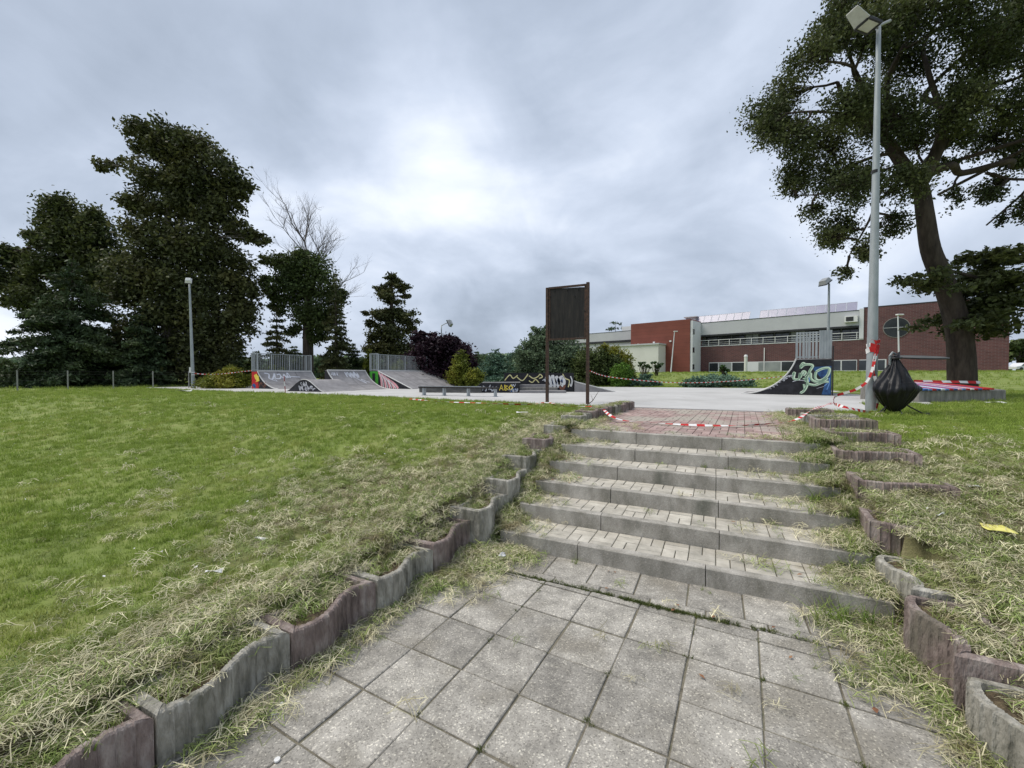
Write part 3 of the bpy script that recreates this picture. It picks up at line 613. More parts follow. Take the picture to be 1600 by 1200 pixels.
mb=MB(); scribble(mb,-.32,zb+.17,-.17,zb+.27,.018,bf,3,41,lift=.002); mb.build('faint_tag',M['faint'],pan); mb=MB(); scribble(mb,-.02,zb+.24,.28,zb+.33,.018,bf,6,42,lift=.002); mb.build('faint_tag',M['faint'],pan)
for k,(u,v) in enumerate(((-.48,.25),(-.48,.7),(-.48,1.15),(.48,.25),(.48,.7),(.2,1.1),(-.35,1.28),(0,1.28),(.3,1.28))):
    mb=MB(); mb.tube([bf(u,zb+v,0),bf(u,zb+v,.02)],.014,8); mb.build('bolt',M['blackmetal'],t)

# ------------------------------------------------------------------ lamps
def lamp(base,H,r0,r1,label,head,group='floodlight masts around the skate park',lean=Vector((0,0,0))):
    t=thing('street_lamp',base,label,'street lamp',group)
    mb=MB(); n=10; mb.tube([base+Vector((0,0,-.2))]+[base+lean*(i/n)+Vector((0,0,H*i/n)) for i in range(n+1)],[r0]+[r0+(r1-r0)*i/n for i in range(n+1)],16); mb.build('pole',M['steel'],t,smooth=True)
    head(t,base+lean+Vector((0,0,H))); return t
def flood(t,p,dirv,sz,tilt,arm=.3,mp='lamphood',up=.0):
    dv=Vector((dirv[0],dirv[1],0)).normalized(); sd=Vector((-dv.y,dv.x,0)); 
    mb=MB(); mb.tube([p+Vector((0,0,-.05)),p+dv*arm*.6+Vector((0,0,up*.6)),p+dv*arm+Vector((0,0,up))],.03,8); mb.build('bracket',M['lamphood'],t)
    c=p+dv*(arm+sz[0]/2)+Vector((0,0,up)); Rt=Matrix((dv,sd,Vector((0,0,1)))).transposed()@Matrix.Rotation(tilt,3,'Y')
    mb=MB(); x,y,z=sz; 
    # housing: tapered box open at glass side (+x down)
    f=[(-x/2,-y/2,-z/2),(x/2,-y/2,-z/2),(x/2,y/2,-z/2),(-x/2,y/2,-z/2),(-x/2+.06,-y/2+.05,z/2),(x/2-.1,-y/2+.05,z/2),(x/2-.1,y/2-.05,z/2),(-x/2+.06,y/2-.05,z/2)]
    mb.add([c+Rt@Vector(q) for q in f],[(0,3,2,1),(4,5,6,7),(0,1,5,4),(1,2,6,5),(2,3,7,6),(3,0,4,7)]); h=mb.build('lamp_head',M[mp],t,bevel=.012); bpy.context.view_layer.update()
    mb=MB(); mb.box(c+Rt@Vector((0,0,-z/2-.012)),(x*.84,y*.84,.02),Rt); mb.build('lamp_glass',M['lampglass'],h)
    mb=MB()
    for a_,b_ in (((-x/2+.02,-y/2,0),(.035,.0,0)),): pass
    for s_ in (-1,1): mb.box(c+Rt@Vector((0,s_*(y/2-.01),-z/2-.01)),(x,.035,.05),Rt); mb.box(c+Rt@Vector((s_*(x/2-.01),0,-z/2-.01)),(.035,y-.08,.05),Rt)
    mb.build('rim',M['blackmetal'],h)
    return c,Rt
B=at(1361,645,TOP); T_=dist(1373,42,B.y)
def hd(t,p):
    c,Rt=flood(t,p,(-1,-.15),(.30,.30,.09),math.radians(-12),arm=.08,up=.05)
    h=t.children[-1]
    mb=MB(); mb.prism([c+Rt@Vector(q) for q in ((.15,-.16,-.05),(.15,.16,-.05),(.42,.12,.10),(.42,-.12,.10))],Rt@Vector((0,0,.012))); mb.build('visor',M['coping'],t)
    mb=MB(); mb.tube([p+Vector((-.05,0,0)),p+Vector((.22,0,.12))],.03,8); mb.build('arm_stub',M['lamphood'],t)
    mb=MB(); mb.tube([p+Vector((-.02,0,-2.86)),p+Vector((-.02,0,-2.80))],.058,12); mb.build('clamp_ring',M['blackmetal'],t)
near=lamp(B,T_.z-TOP,.097,.036,'tall grey lamp post wrapped in red and white tape, nearest the camera',hd,lean=Vector((T_.x-B.x,0,0)))
B=at(302,607,TOP); T_=dist(296,442,B.y)
def hl(t,p):
    flood(t,p,(.5,-1),(.34,.32,.16),math.radians(62),arm=.08,mp='white',up=.1)
    mb=MB(); mb.tube([p+Vector((0.02,0,-5.05)),p+Vector((0.02,0,-4.75))],.10,10); mb.build('white_collar',M['white'],t)
lleft=lamp(B,T_.z-TOP,.095,.045,'pale lamp post with white floodlight in front of the big dark trees on the left',hl,lean=Vector((T_.x-B.x,0,0)))
B=Vector((-5.2,31,TOP)); 
B.x=(690-800)/F*31; T_=dist(689,508,31)
lamp(B,T_.z-TOP,.07,.04,'thin distant lamp post with square floodlight in front of the purple tree',lambda t,p:flood(t,p,(1,-.2),(.5,.5,.22),math.radians(65),arm=.45,mp='lamphood',up=.15))
B=Vector(((1293-800)/F*23,23,lawn_z((1293-800)/F*23,23))); T_=dist(1292,443,23)
lamp(B,T_.z-B.z,.09,.05,'lamp post with dark floodlight standing behind the black lettered ramp',lambda t,p:flood(t,p,(-1,-.3),(.5,.45,.22),math.radians(35),arm=.1,mp='lamphood',up=.1))
for px,ty,Y,lb in ((1048,518,56,'thin white mast in front of the orange red facade'),(1405,492,34,'pale mast in front of the round window')):
    b=Vector(((px-800)/F*Y,Y,0)); b.z=float(lawn_z(b.x,b.y)); tp=dist(px+(6 if px<1100 else -2),ty,Y)
    t=thing('mast',b,lb,'mast','slim masts by the building'); mb=MB(); mb.tube([b,b+(tp-b)*.5,tp],[.09,.07,.05] if Y>50 else [.07,.055,.04],8); mb.build('pole',M['whitewall'],t)
    mb=MB(); mb.box(tp+Vector((.15,0,.02)),(.5,.25,.1)); mb.build('lamp_head',M['white'],t,bevel=.02)
b=Vector(((1165-800)/F*44,44,0)); b.z=float(lawn_z(b.x,b.y)); t=thing('bollard_lamp',b,'short white post with a lamp cap on the slope left of the black ramp','bollard'); mb=MB(); mb.tube([b,b+Vector((0,0,1.7))],.16,10); mb.build('post',M['cream'],t); mb=MB(); mb.tube([b+Vector((0,0,1.7)),b+Vector((0,0,1.9))],[.2,.12],10); mb.build('cap',M['white'],t)

# ------------------------------------------------------------------ rubbish bag on its stand
B=at(1397,648,TOP); t=thing('bin_stand',B,'black metal bin stand with splayed legs beside the near lamp post','bin stand')
mb=MB(); ring=[B+Vector((.09*math.cos(a),.09*math.sin(a),1.08)) for a in [2*PI*i/16 for i in range(17)]]; mb.tube(ring,.016,6); mb.build('ring',M['blackmetal'],t)
for k,(dx,dy) in enumerate(((-.36,-.05),(.42,-.18),(.10,-.05),(.1,.35))):
    mb=MB(); mb.tube([B+Vector((dx,dy,.015)),B+Vector((dx*.5,dy*.5,.16)),B+Vector((0,0,.36)),B+Vector((0,0,.4))],.013,6)
    if k==1: mb.tube([B+Vector((dx-.04,dy,.02)),B+Vector((dx+.07,dy,.02))],.035,8)
    mb.build('leg',M['blackmetal'],t)
mb=MB(); mb.tube([B+Vector((-.05,.02,.3)),B+Vector((-.05,.02,1.12))],.015,6); mb.build('upright',M['blackmetal'],t)
mb=MB(); 
for k in range(2): mb.tube([B+Vector((-.10,.0,.95)),B+Vector((-.10,0,1.13)),B+Vector((-.05,0,1.19)),B+Vector((.0,0,1.17)),B+Vector((.02,0,1.1))],.022,8)
mb.build('handle',M['steel'],t)
lc=B+Vector((.52,.05,1.10)); mb=MB(); n=28
o_=[lc+Vector((.46*math.cos(2*PI*i/n),.30*math.sin(2*PI*i/n),.04*math.sin(2*PI*i/n))) for i in range(n)]
mb.prism(o_,(0,0,.012)); lid=mb.build('lid',mat('grey_lid',[(.06,.065,.06),(.12,.12,.11)],scale=5,rough=.5),t); bpy.context.view_layer.update()
mb=MB(); mb.tube(o_+[o_[0]],.016,6); mb.tube([lc+Vector((-.46,0,0)),lc+Vector((-.6,0,-.02))],.014,6); lid.matrix_world; mb.build('lid_rim',M['blackmetal'],lid)
bag=thing('rubbish_bag',B+Vector((0,0,.1)),'full black plastic rubbish bag hanging from the bin stand beside the lamp post','rubbish bag')
prof=[(0,.03),(.10,.075),(.24,.12),(.36,.155),(.46,.20),(.56,.28),(.66,.37),(.74,.42),(.80,.41),(.86,.38)]  # (drop,radius)
prof=[(1.10,.05),(1.03,.085),(.95,.13),(.85,.19),(.74,.255),(.64,.315),(.56,.365),(.50,.40),(.44,.40),(.37,.36),(.29,.31),(.20,.24),(.12,.16),(.07,.08),(.055,.0)]
ns=132; mb=MB(); V_=[]
rg=random.Random(4); ph=[rg.uniform(0,6.28) for _ in range(8)]
pz=[]
prof=[(q.x,max(q.y,0)) for q in cat_([(a,b,0) for a,b in prof],7)]
pz=list(prof[:-1])
pz.append(prof[-1])
for z,r in pz:
    hang=max(0,min(1,(z-.36)/.5)); 
    for i in range(ns):
        th=2*PI*i/ns
        fold=.30*hang*(abs(math.sin(3.5*th+ph[0]+z*2))**.6-.5)+.09*math.sin(11*th+ph[1]+5*z)*hang+.05*math.sin(17*th+ph[2]-9*z)
        low=(1-hang)*(.07*math.sin(3*th+ph[3]+5*z)+.045*math.sin(7*th-6*z+ph[4])+.02*math.sin(13*th+9*z))
        el=1+.42*max(0,math.cos(th-.2))**5*math.exp(-((z-.54)/.08)**2)+.16*max(0,math.cos(th-PI))**4*math.exp(-((z-.60)/.10)**2)
        rr_=r*(1+fold+low)*el
        sag=.035*math.cos(2*th+ph[5])*(1 if .38<z<.6 else .3)
        V_.append(B+Vector((rr_*math.cos(th)*.84,rr_*math.sin(th)*.66,z+sag*min(1,r/.2))))
m_=len(pz); mb.add(V_,[(j*ns+i,j*ns+(i+1)%ns,(j+1)*ns+(i+1)%ns,(j+1)*ns+i) for j in range(m_-1) for i in range(ns)])
mb.build('bag_film',M['bag'],bag,smooth=True)
mb=MB(); mb.tube([B+Vector((-.03,-.05,1.09)),B+Vector((.0,-.05,1.13)),B+Vector((.05,-.03,1.2))],[.05,.035,.01],8); mb.build('bag_knot',M['bag'],bag)

# ------------------------------------------------------------------ painted bench platform by the tree
P1=at(1436,629,TOP); P2=at(1572,626,TOP); d,p,L=along(P1,P2); R3=Matrix((d,p,Vector((0,0,1)))).transposed(); dep=1.55
t=thing('painted_bench',(P1+P2)/2,'low concrete bench platform with red, white and blue slats in front of the big tree','bench')
mb=MB(); ctr=(P1+P2)/2+p*dep/2; mb.prism([P1+Vector((0,0,-.1)),P1+Vector((0,0,.32)),P1+p*dep+Vector((0,0,.50)),P1+p*dep+Vector((0,0,-.1))],d*L); mb.build('concrete_base',M['concrete'],t,bevel=.02)
ns_=17
for i in range(ns_):
    c=P1+d*(.04+(L*.80)*(i+.5)/ns_)+p*(dep*.44-.05)+Vector((0,0,.085))
    cm=['blue','lightblue','red','blue','white','lightblue','red','blue','pink','lightblue','red','white','red','blue','red','red','red'][i]
    mb=MB(); mb.box(c+Vector((0,0,.352)),(L*.80/ns_*.80,dep*.93,.045),R3@Matrix.Rotation(math.atan2(.18,dep),3,'X')); mb.build('slat',M[cm],t,bevel=.005)
    
# ------------------------------------------------------------------ wire fence on the left
fp=[(27,581,19.8),(106,581,21.3),(177,580,22.7),(239,579,24.2),(295,578,25.6)]
t=thing('wire_fence',Vector(((27-800)/F*19.8,19.8,TOP)),'low wire fence on thin pale posts along the far left lawn','fence')
tops=[]
FP=[(-70,581,18.3)]+fp+[(345,578,27.0)]
for px,py,Y in FP:
    x=(px-800)/F*Y; z=float(lawn_z(x,Y)); mb=MB(); h=.99; mb.tube([Vector((x,Y,z-.1)),Vector((x,Y,z+h))],.028,8); mb.build('post',mat('fence_post',[(.22,.22,.20),(.32,.32,.30)],scale=8) if 'fence_post' not in bpy.data.materials else bpy.data.materials['fence_post'],t); tops.append(Vector((x,Y,z)))
for hh in (.15,.5,.8,.93):
    mb=MB(); mb.tube([q+Vector((0,0,hh)) for q in tops],.0035,4); mb.build('wire',M['blackmetal'],t)

# ------------------------------------------------------------------ building
def bb(mb,s0,s1,t0,t1,z0,z1,mi=None):
    c=BQ+BU*((s0+s1)/2)+BN*((t0+t1)/2); c.z=BZ+(z0+z1)/2
    mb.box(c,(abs(s1-s0),abs(t1-t0),z1-z0),Matrix((BU,BN*1.0,Vector((0,0,1)))).transposed(),mi)
M['brick']=bricks('brown_brick',(.088,.033,.033),(.125,.048,.045),(.15,.13,.125),1,BU[:],bw=.5,rh=.16)
M['clad']=bricks('orange_cladding',(.175,.050,.034),(.19,.056,.038),(.09,.03,.022),1,BU[:],bw=40,rh=.55)
bl=thing('school_building',Vector((BQ.x-4,BQ.y+4,BZ)),'long low brick building with orange red block, grey roof band, balcony and solar panels','building')
def part(name,m,*boxes,parent=None,bevel=0):
    mb=MB()
    for b in boxes: bb(mb,*b)
    return mb.build(name,M[m],parent or bl,bevel=bevel)
part('brick_wall','brick',(0,12,-16,0,-.6,8.25))
part('roof_edge','darkline',(-.05,12.05,-16,.03,8.25,8.35))
part('brick_wall','brick',(-20.2,-.003,-.9,-.02,-.6,4.25))
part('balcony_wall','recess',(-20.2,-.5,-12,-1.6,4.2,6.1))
part('balcony_floor','whitewall',(-20.2,-.003,-1.6,.02,4.25,4.37))
part('roof_band','fascia',(-20.0,-.47,-12,.05,6.1,8.0))
part('roof_flashing','darkline',(-20.0,-.47,-12,.09,8.0,8.07),(-20.0,-.47,-1.0,.09,5.86,6.1))
part('wall_end','whitewall',(-.45,-.01,-1.6,.12,4.38,8.2))
part('orange_block','clad',(-30,-20.21,-12,3.8,-.9,8.35))
part('block_side','whitewall',(-20.205,-19.85,.1,3.7,-.6,8.1))
for z in (.6,3.2,6.0): part('small_window','glass',(-19.86,-19.82,2.9,3.7,z,z+.8))
part('side_roof','fascia',(-52,-30.01,-12,.05,6.1,7.7)); part('side_roof_edge','darkline',(-52,-30.01,-12,.09,5.7,6.1),(-52,-30.01,-12,.09,7.7,7.76))
part('side_wall','whitewall',(-52,-30.01,-11,-.2,-1,5.7))
part('annexe','cream',(-35,-24,3.81,6.5,-1.2,4.5)); part('annexe_roof','fascia',(-35.2,-23.85,3.81,6.7,4.5,4.72))
for s_,z_ in ((-28.6,4.75),(-25.9,4.95),(-23.2,5.0)): part('wall_light','white',(s_-.15,s_+.15,3.8,3.95,z_,z_+.22))
# lower window strip
ss=[-18.6,-17.2,-15.3,-13.3,-11.8,-8.9,-6.2,-3.9,-2.2,-.6]
for i,(a,b) in enumerate(zip(ss[:-1],ss[1:])):
    mb=MB(); bb(mb,a,b,-.02,.03,.22,1.72); w=mb.build('window',M['whitewall'],bl); bpy.context.view_layer.update()
    if i==3: continue
    mb=MB(); bb(mb,a+.07,b-.07,.0,.045,.36,1.62); mb.build('pane',M['paleglass' if i in (1,4) else 'glass'],w)
mb=MB(); bb(mb,-.4,2.2,-.02,.03,.22,1.72); w=mb.build('window',M['whitewall'],bl); bpy.context.view_layer.update(); mb=MB(); bb(mb,-.4,2.05,.0,.045,.36,1.62); mb.build('pane',M['glass'],w)
# balcony glazing
for i in range(10):
    a=-19.6+i*1.92; mb=MB(); bb(mb,a,a+1.8,-1.62,-1.55,4.45,5.95); w=mb.build('balcony_window',M['darkline'],bl); bpy.context.view_layer.update()
    mb=MB(); bb(mb,a+.08,a+.86,-1.56,-1.53,4.5,5.9); bb(mb,a+.94,a+1.72,-1.56,-1.53,4.5,5.9); mb.build('pane',M['paleglass' if i in (3,6) else 'glass'],w)
mb=MB(); bb(mb,-20.2,-.5,.06,.11,5.18,5.25); bb(mb,-20.2,-.5,.06,.10,4.82,4.85); bb(mb,-20.2,-.5,.06,.10,4.55,4.58)
for i in range(14): bb(mb,-20.2+i*1.5,-20.14+i*1.5,.05,.12,4.37,5.2)
mb.build('balcony_railing',M['white'],bl)
# round window
mb=MB(); c=BQ+BU*3.05+Vector((0,0,0)); c.z=BZ+5.55
cir=lambda r,off:[c+BU*r*math.cos(2*PI*i/32)+BN*off+Vector((0,0,r*math.sin(2*PI*i/32))) for i in range(32)]
mb.prism(cir(1.24,.0),BN*.06); w=mb.build('round_window',M['concrete'],bl); bpy.context.view_layer.update()
mb=MB(); mb.prism(cir(1.17,.055),BN*.02); mb.build('pane',M['glass'],w)
mb=MB(); mb.box(c+BN*.09,(2.3,.04,.05),Matrix((BU,BN,Vector((0,0,1)))).transposed()); mb.build('glazing_bar',M['fascia'],w)
# roof things
part('air_conditioner','white',(-1.9,-.6,.06,.5,6.55,7.35)); part('air_conditioner_grille','darkline',(-1.75,-1.0,.5,.53,6.68,7.22))
part('roof_vent','fascia',(-22.6,-21.1,-2,-1,8.35,9.2),(-22.9,-20.8,-2.2,-.8,9.2,9.35)); part('roof_vent','white',(-34.5,-31.3,-3,-1.5,7.7,8.7))
part('downpipe','white',(-11.05,-10.95,.0,.1,-.3,3.7))
def panel(s):
    mb=MB(); z0,z1=8.15,9.35; P=[]
    for (a,z,tt) in ((s,z0,-.9),(s+1.06,z0,-.9),(s+1.06,z1,-1.7),(s,z1,-1.7)): q=BQ+BU*a+BN*tt; q.z=BZ+z; P.append(q)
    mb.prism(P,BN*-.05); o=mb.build('solar_panel',M['solar'],bl); bpy.context.view_layer.update()
    mb=MB()
    for k in range(4): mb.tube([P[k]+BN*.01,P[(k+1)%4]+BN*.01],.018,4)
    mb.build('panel_frame',M['fascia'],o)
for i in range(7): panel(-20.9+i*1.1)
for i in range(10): panel(-11.9+i*1.12)
print('B ok')
# ================================================================== PART 3: vegetation
def leafset(C,size,rs,asp=.55,up=.6,n_jit=1.0):
    """C (n,3) centres -> diamond leaves"""
    n=len(C); nr=rs.normal(size=(n,3)); nr[:,2]+=up*1.5; nr/=np.linalg.norm(nr,axis=1)[:,None]
    a=rs.normal(size=(n,3)); a-=nr*(a*nr).sum(1)[:,None]; a/=np.linalg.norm(a,axis=1)[:,None]; b=np.cross(nr,a)
    s=(size*rs.uniform(.65,1.35,n))[:,None]
    P=np.stack([C-a*s,C-b*s*asp+nr*s*.15,C+a*s,C+b*s*asp+nr*s*.15],1).reshape(-1,3)
    Q=np.arange(4*n).reshape(n,4); return P,Q
def limb(mb,a,b,r0,r1,rg,k=5,wob=.12,n=6):
    L=(b-a).length; P=[]
    o1=Vector((rg.uniform(-1,1),rg.uniform(-1,1),rg.uniform(-.2,1)))*L*wob
    for i in range(k+1):
        t=i/k; P.append(a.lerp(b,t)+o1*math.sin(PI*t)+Vector((rg.uniform(-1,1),rg.uniform(-1,1),rg.uniform(-1,1)))*L*.02*(0<i<k))
    mb.tube(P,[r0+(r1-r0)*i/k for i in range(k+1)],n); return P
def tree(name,label,Y,trunk,blobs,leaf,lmat,n,bark='bark',seed=1,tr=(.4,.2),clumps=5,flat=.55,depth=1.0,csz=.34,cat='tree',group=None,dens=1.0,branches=True,z0=None,dsp=0,up=.6,tmin=.3,skel=None):
    """trunk: [(px,py)..] base first. blobs (px,py,rx,ry) in photo pixels placed at distance Y"""
    rg=random.Random(seed); rs=np.random.RandomState(seed)
    T=[dist(px,py,Y) for px,py in trunk]; 
    gz=float(lawn_z(T[0].x,Y)); T[0].z=gz-.1 if z0 is None else z0
    base=Vector((T[0].x,Y,gz)); t=thing(name,base,label,cat,group)
    mb=MB(); TT=cat_(T,4) if len(T)>2 else T; k=len(TT); R0=[tr[0]*(1-i/(k-1))+tr[1]*(i/(k-1)) for i in range(k)]
    R0[0]*=1.25
    if len(R0)>4: R0[1]*=1.08
    mb.tube(TT,R0,12)
    sx=Y/F; cs=[]; tot=sum(b[2]*b[3] for b in blobs)
    Cs=[]
    for b in blobs:
        c=dist(b[0],b[1],Y); rx=b[2]*sx*(.45+.55*math.cos(math.atan((b[0]-800)/F))); rz=b[3]*sx; ry=(rx+rz)/2*depth
        dy=(b[4]*sx if len(b)>4 else rg.uniform(-1,1)*dsp)
        c.y+=dy
        if branches:
            best=min(skel or TT[int(k*tmin):],key=lambda q:(q-c).length+max(0,(q.z-c.z))*(.4 if skel else 2))
            bp_=limb(mb,best,c,.045 if skel else max(.03,tr[1]*.55),.018 if skel else .03*max(1,tr[1]*3),rg)
        nc=max(3,int(clumps*(b[2]*b[3])**.5/12))
        for q in range(nc):
            u=rs.normal(size=3); u/=np.linalg.norm(u); r=rs.uniform(.35,1.0)**.6
            cc=Vector((c.x+u[0]*rx*r*.85,c.y+u[1]*ry*r*.85,c.z+u[2]*rz*r*.85)); 
            if branches and rg.random()<.7: limb(mb,bp_[rg.randint(2,5)],cc,.016 if skel else .035*max(1,tr[1]*2),.007,rg,3,.1,4)
            m=int(n*b[2]*b[3]/tot/nc*dens*rg.uniform(.5,1.5)); s_=csz*rg.uniform(.7,1.3)*(rx+rz)/2
            pts=rs.normal(size=(m,3))*np.array([s_,s_,s_*flat])*.62
            Cs.append(pts+np.array(cc))
    mb.build('trunk',M[bark],t,smooth=True)
    C=np.concatenate(Cs); P,Q=leafset(C,leaf,rs,up=up); mesh_np('crown',P,Q,M[lmat],t)
    return t
def conifer(name,label,px,base_py,top_py,wpx,Y,lmat,n,seed=1,leaf=.12,tiers=14,droop=.25,pw=1.0,cat='tree',group=None,bark='bark',inner=.15,wmin=.08,base0=0):
    rg=random.Random(seed); rs=np.random.RandomState(seed); sx=Y/F
    top=dist(px,top_py,Y); x=top.x; gz=float(lawn_z(x,Y)); H=top.z-gz; W=wpx*sx*(.4+.6*math.cos(math.atan((px-800)/F)))
    t=thing(name,Vector((x,Y,gz)),label,cat,group); mb=MB(); mb.tube([Vector((x,Y,gz-.1)),Vector((x,Y,gz+H*.5)),Vector((x,Y,gz+H*.98))],[.03*H*.6+.03,.02*H*.5+.02,.01],8)
    Cs=[]; wt=[]; br=[]
    for k in range(tiers):
        f=(k+.5)/tiers; z=gz+H*(base0+(1-base0)*f); r=W*max(wmin,(1-f)**pw)
        nb=max(4,int(7*(1-f)+4))
        for j in range(nb):
            a=rg.uniform(0,2*PI); rr_=r*rg.uniform(.6,1.12); tip=Vector((x+rr_*math.cos(a),Y+rr_*math.sin(a),z-droop*rr_+rg.uniform(-.3,.3)*H/tiers))
            br.append((Vector((x,Y,z)),tip)); wt.append(rr_*rr_+.1*r)
    tw=sum(wt)
    for (a,b),w_ in zip(br,wt):
        mb.tube([a,a.lerp(b,.6)+Vector((0,0,.06*(b-a).length)),b],[.02,.012,.006],4)
        m=max(6,int(n*w_/tw)); tt=rs.uniform(inner,1.02,m)[:,None]; L=(b-a).length
        A_=np.array(a);B_=np.array(b); pts=A_+(B_-A_)*tt+np.array([0,0,.06*L])*np.sin(tt*PI)
        sp=(.05+.17*L*(1.15-tt)); pts=pts+rs.normal(size=(m,3))*sp*np.array([1,1,.35])+np.array([0,0,-1])*np.abs(rs.normal(size=(m,1)))*sp*.4
        Cs.append(pts)
    mb.build('trunk',M[bark],t); C=np.concatenate(Cs); P,Q=leafset(C,leaf,rs,asp=.35,up=.3); mesh_np('crown',P,Q,M[lmat],t); return t
def bush(name,label,blobs,Y,lmat,n,leaf=.07,seed=1,stems=6,cat='bush',group=None,shell=.75,flat=1,up=.5):
    rg=random.Random(seed); rs=np.random.RandomState(seed); sx=Y/F
    cx=sum(b[0]*b[2] for b in blobs)/sum(b[2] for b in blobs); x0=(cx-800)*sx; gz=float(lawn_z(x0,Y)); t=thing(name,Vector((x0,Y,gz)),label,cat,group)
    tot=sum(b[2]*b[3] for b in blobs); Cs=[]; mb=MB()
    for b in blobs:
        c=dist(b[0],b[1],Y); rx=b[2]*sx; rz=b[3]*sx; ry=rx*.9; m=int(n*b[2]*b[3]/tot)
        c.y+=rg.uniform(-.3,.3)*ry
        nc=max(8,m//70); 
        for q in range(nc):
            u=rs.normal(size=3); u/=np.linalg.norm(u); r=rs.uniform(shell*.55,1.02); cc=np.array([c.x+u[0]*rx*r,c.y+u[1]*ry*r,c.z+u[2]*rz*r]); s_=.17*(rx+rz)/2*rg.uniform(.6,1.3)
            if cc[2]<gz-.05: cc[2]=gz+rg.uniform(0,.2)
            Cs.append(cc+rs.normal(size=(m//nc,3))*s_*np.array([1,1,.7*flat]))
            if q<stems: limb(mb,Vector((x0+(c.x-x0)*.5,Y,gz)),Vector(cc),.03,.008,rg,4,.1,5)
    mb.build('stem',M['bark'],t); P,Q=leafset(np.concatenate(Cs),leaf,rs,up=up); mesh_np('foliage',P,Q,M[lmat],t); return t

# --- left group
tree('deciduous_tree','tallest broad dark tree on the left with a wind swept crown and pale trunk',30,[(260,608),(259,560),(262,500),(255,420),(262,340),(275,270),(270,225)],
 [(222,215,38,26),(262,222,48,32),(305,240,48,34),(345,275,46,30),(378,292,20,20),(165,258,19,13),(190,250,10,5),(250,275,50,35),(300,290,50,35),(350,315,35,22),(225,320,42,26),(280,325,50,26),(330,335,45,25),
 (245,375,60,38),(310,390,70,45),(375,360,32,16),(402,374,20,14),(355,420,48,35),(270,440,75,50),(210,440,45,50),(340,480,58,50),(385,460,22,25),(260,510,80,50),(330,545,60,40),(200,540,50,45),(375,500,28,36),(290,580,85,20),(225,585,50,18)],
 .135,'leaf_brown',88000,bark='palebark',seed=3,tr=(.34,.13),clumps=11,depth=.9,csz=.36,flat=.65)
tree('deciduous_tree','dark spreading tree at the far left edge with ragged outer branches',34,[(95,606),(95,520),(100,440),(105,360)],
 [(100,325,38,22),(75,345,22,22),(60,372,22,20),(140,345,28,22),(110,375,50,28),(160,385,40,40),(75,415,45,30),(130,430,50,35),(25,395,28,18),(5,425,22,35),(35,440,30,18),(15,470,25,8),(180,440,40,40),(60,470,45,30),(-25,440,25,30)],
 .14,'leaf_dark',42000,seed=5,tr=(.45,.18),clumps=10,depth=.9,csz=.38,flat=.7)
conifer('spruce_tree','wide dark spruce with layered drooping boughs at the far left',112,608,405,112,27,'leaf_spruce',44000,seed=7,leaf=.14,tiers=20,droop=.18,pw=.62)
conifer('spruce_tree','smaller dark spruce just left of the left lamp post',222,608,470,60,28,'leaf_spruce',14000,seed=17,leaf=.14,tiers=14,droop=.2,pw=.6)
tree('deciduous_tree','dark green ivy clad tree behind the leftmost ramp railing',32,[(478,606),(478,560),(478,500),(482,430)],
 [(432,408,20,14),(455,425,26,26),(490,415,26,20),(470,400,16,12),(455,455,34,30),(500,450,28,30),(522,475,16,22),(418,440,14,10),(478,490,30,24),(412,405,10,7),(508,505,20,22),(436,478,14,14),(535,460,8,10),(428,455,18,12),(495,525,18,14),(460,515,14,12)],.11,'leaf_mid',24000,seed=9,tr=(.27,.16),clumps=10,depth=.9,csz=.46,flat=.7)
# dead tree
rg=random.Random(12); DB=Vector(((486-800)/F*33,33,TOP)); t=thing('dead_tree',DB,'bare leafless tree top rising above the ivy clad tree','tree')
mb=MB(); nseg=0
def grow(p,dv,L,r,lv):
    global nseg
    k=4; P=[p]; d_=dv.copy()
    for i in range(k): d_=(d_+Vector((rg.gauss(0,.09),rg.gauss(0,.09),rg.gauss(0,.05)+.04))).normalized(); P.append(P[-1]+d_*L/k)
    mb.tube(P,[r*(1-.6*i/k) for i in range(k+1)],5 if lv<2 else 3); nseg+=1
    if lv<4:
        for c in range((10,6,5,4)[lv]):
            i=rg.randint(1 if lv else 2,k); ax=Vector((rg.gauss(0,1),rg.gauss(0,1),rg.gauss(0,.3))).normalized(); nd=(d_+ax*rg.uniform(.45,.95)).normalized(); nd.z=abs(nd.z)*.8+.1 if lv<2 else nd.z+.15
            grow(P[i],nd.normalized(),L*rg.uniform(.42,.68),r*.42,lv+1)
mid=DB+Vector((0,0,6.2)); mb.tube([DB-Vector((0,0,.1)),mid],[.24,.17],8)
grow(mid,Vector((.06,0,1)),5.4,.13,0); grow(mid,Vector((-.1,.2,1)),4.6,.08,1); grow(mid-Vector((0,0,1)),Vector((.5,0,.8)),4.0,.07,1); grow(mid-Vector((0,0,2)),Vector((.65,.1,.6)),4.2,.06,1)
mb.build('trunk',M['deadbark'],t)
conifer('spruce_tree','thin brownish spruce on the right of the ivy clad tree',524,608,425,30,31,'leaf_brown',9000,seed=19,leaf=.13,tiers=22,droop=.3,pw=.7)
conifer('spruce_tree','sparse spruce with bare gaps left of the ivy clad tree',432,608,478,32,31,'leaf_brown',7000,seed=20,leaf=.13,tiers=14,droop=.2,pw=.5)
tree('deciduous_tree','upright ragged tree standing alone left of the purple tree',36,[(614,606),(614,560),(612,500),(612,440)],
 [(612,438,14,12),(598,452,12,9),(628,450,12,10),(610,465,24,12),(634,462,8,6),(600,492,24,14),(628,495,22,14),(612,520,34,16),(645,508,10,10),(582,506,12,8),(572,490,7,5),(600,545,32,18),(635,550,26,18),(586,532,12,8),(615,575,28,18)],.12,'leaf_brown',24000,seed=23,tr=(.3,.1),clumps=12,csz=.42,flat=.5)
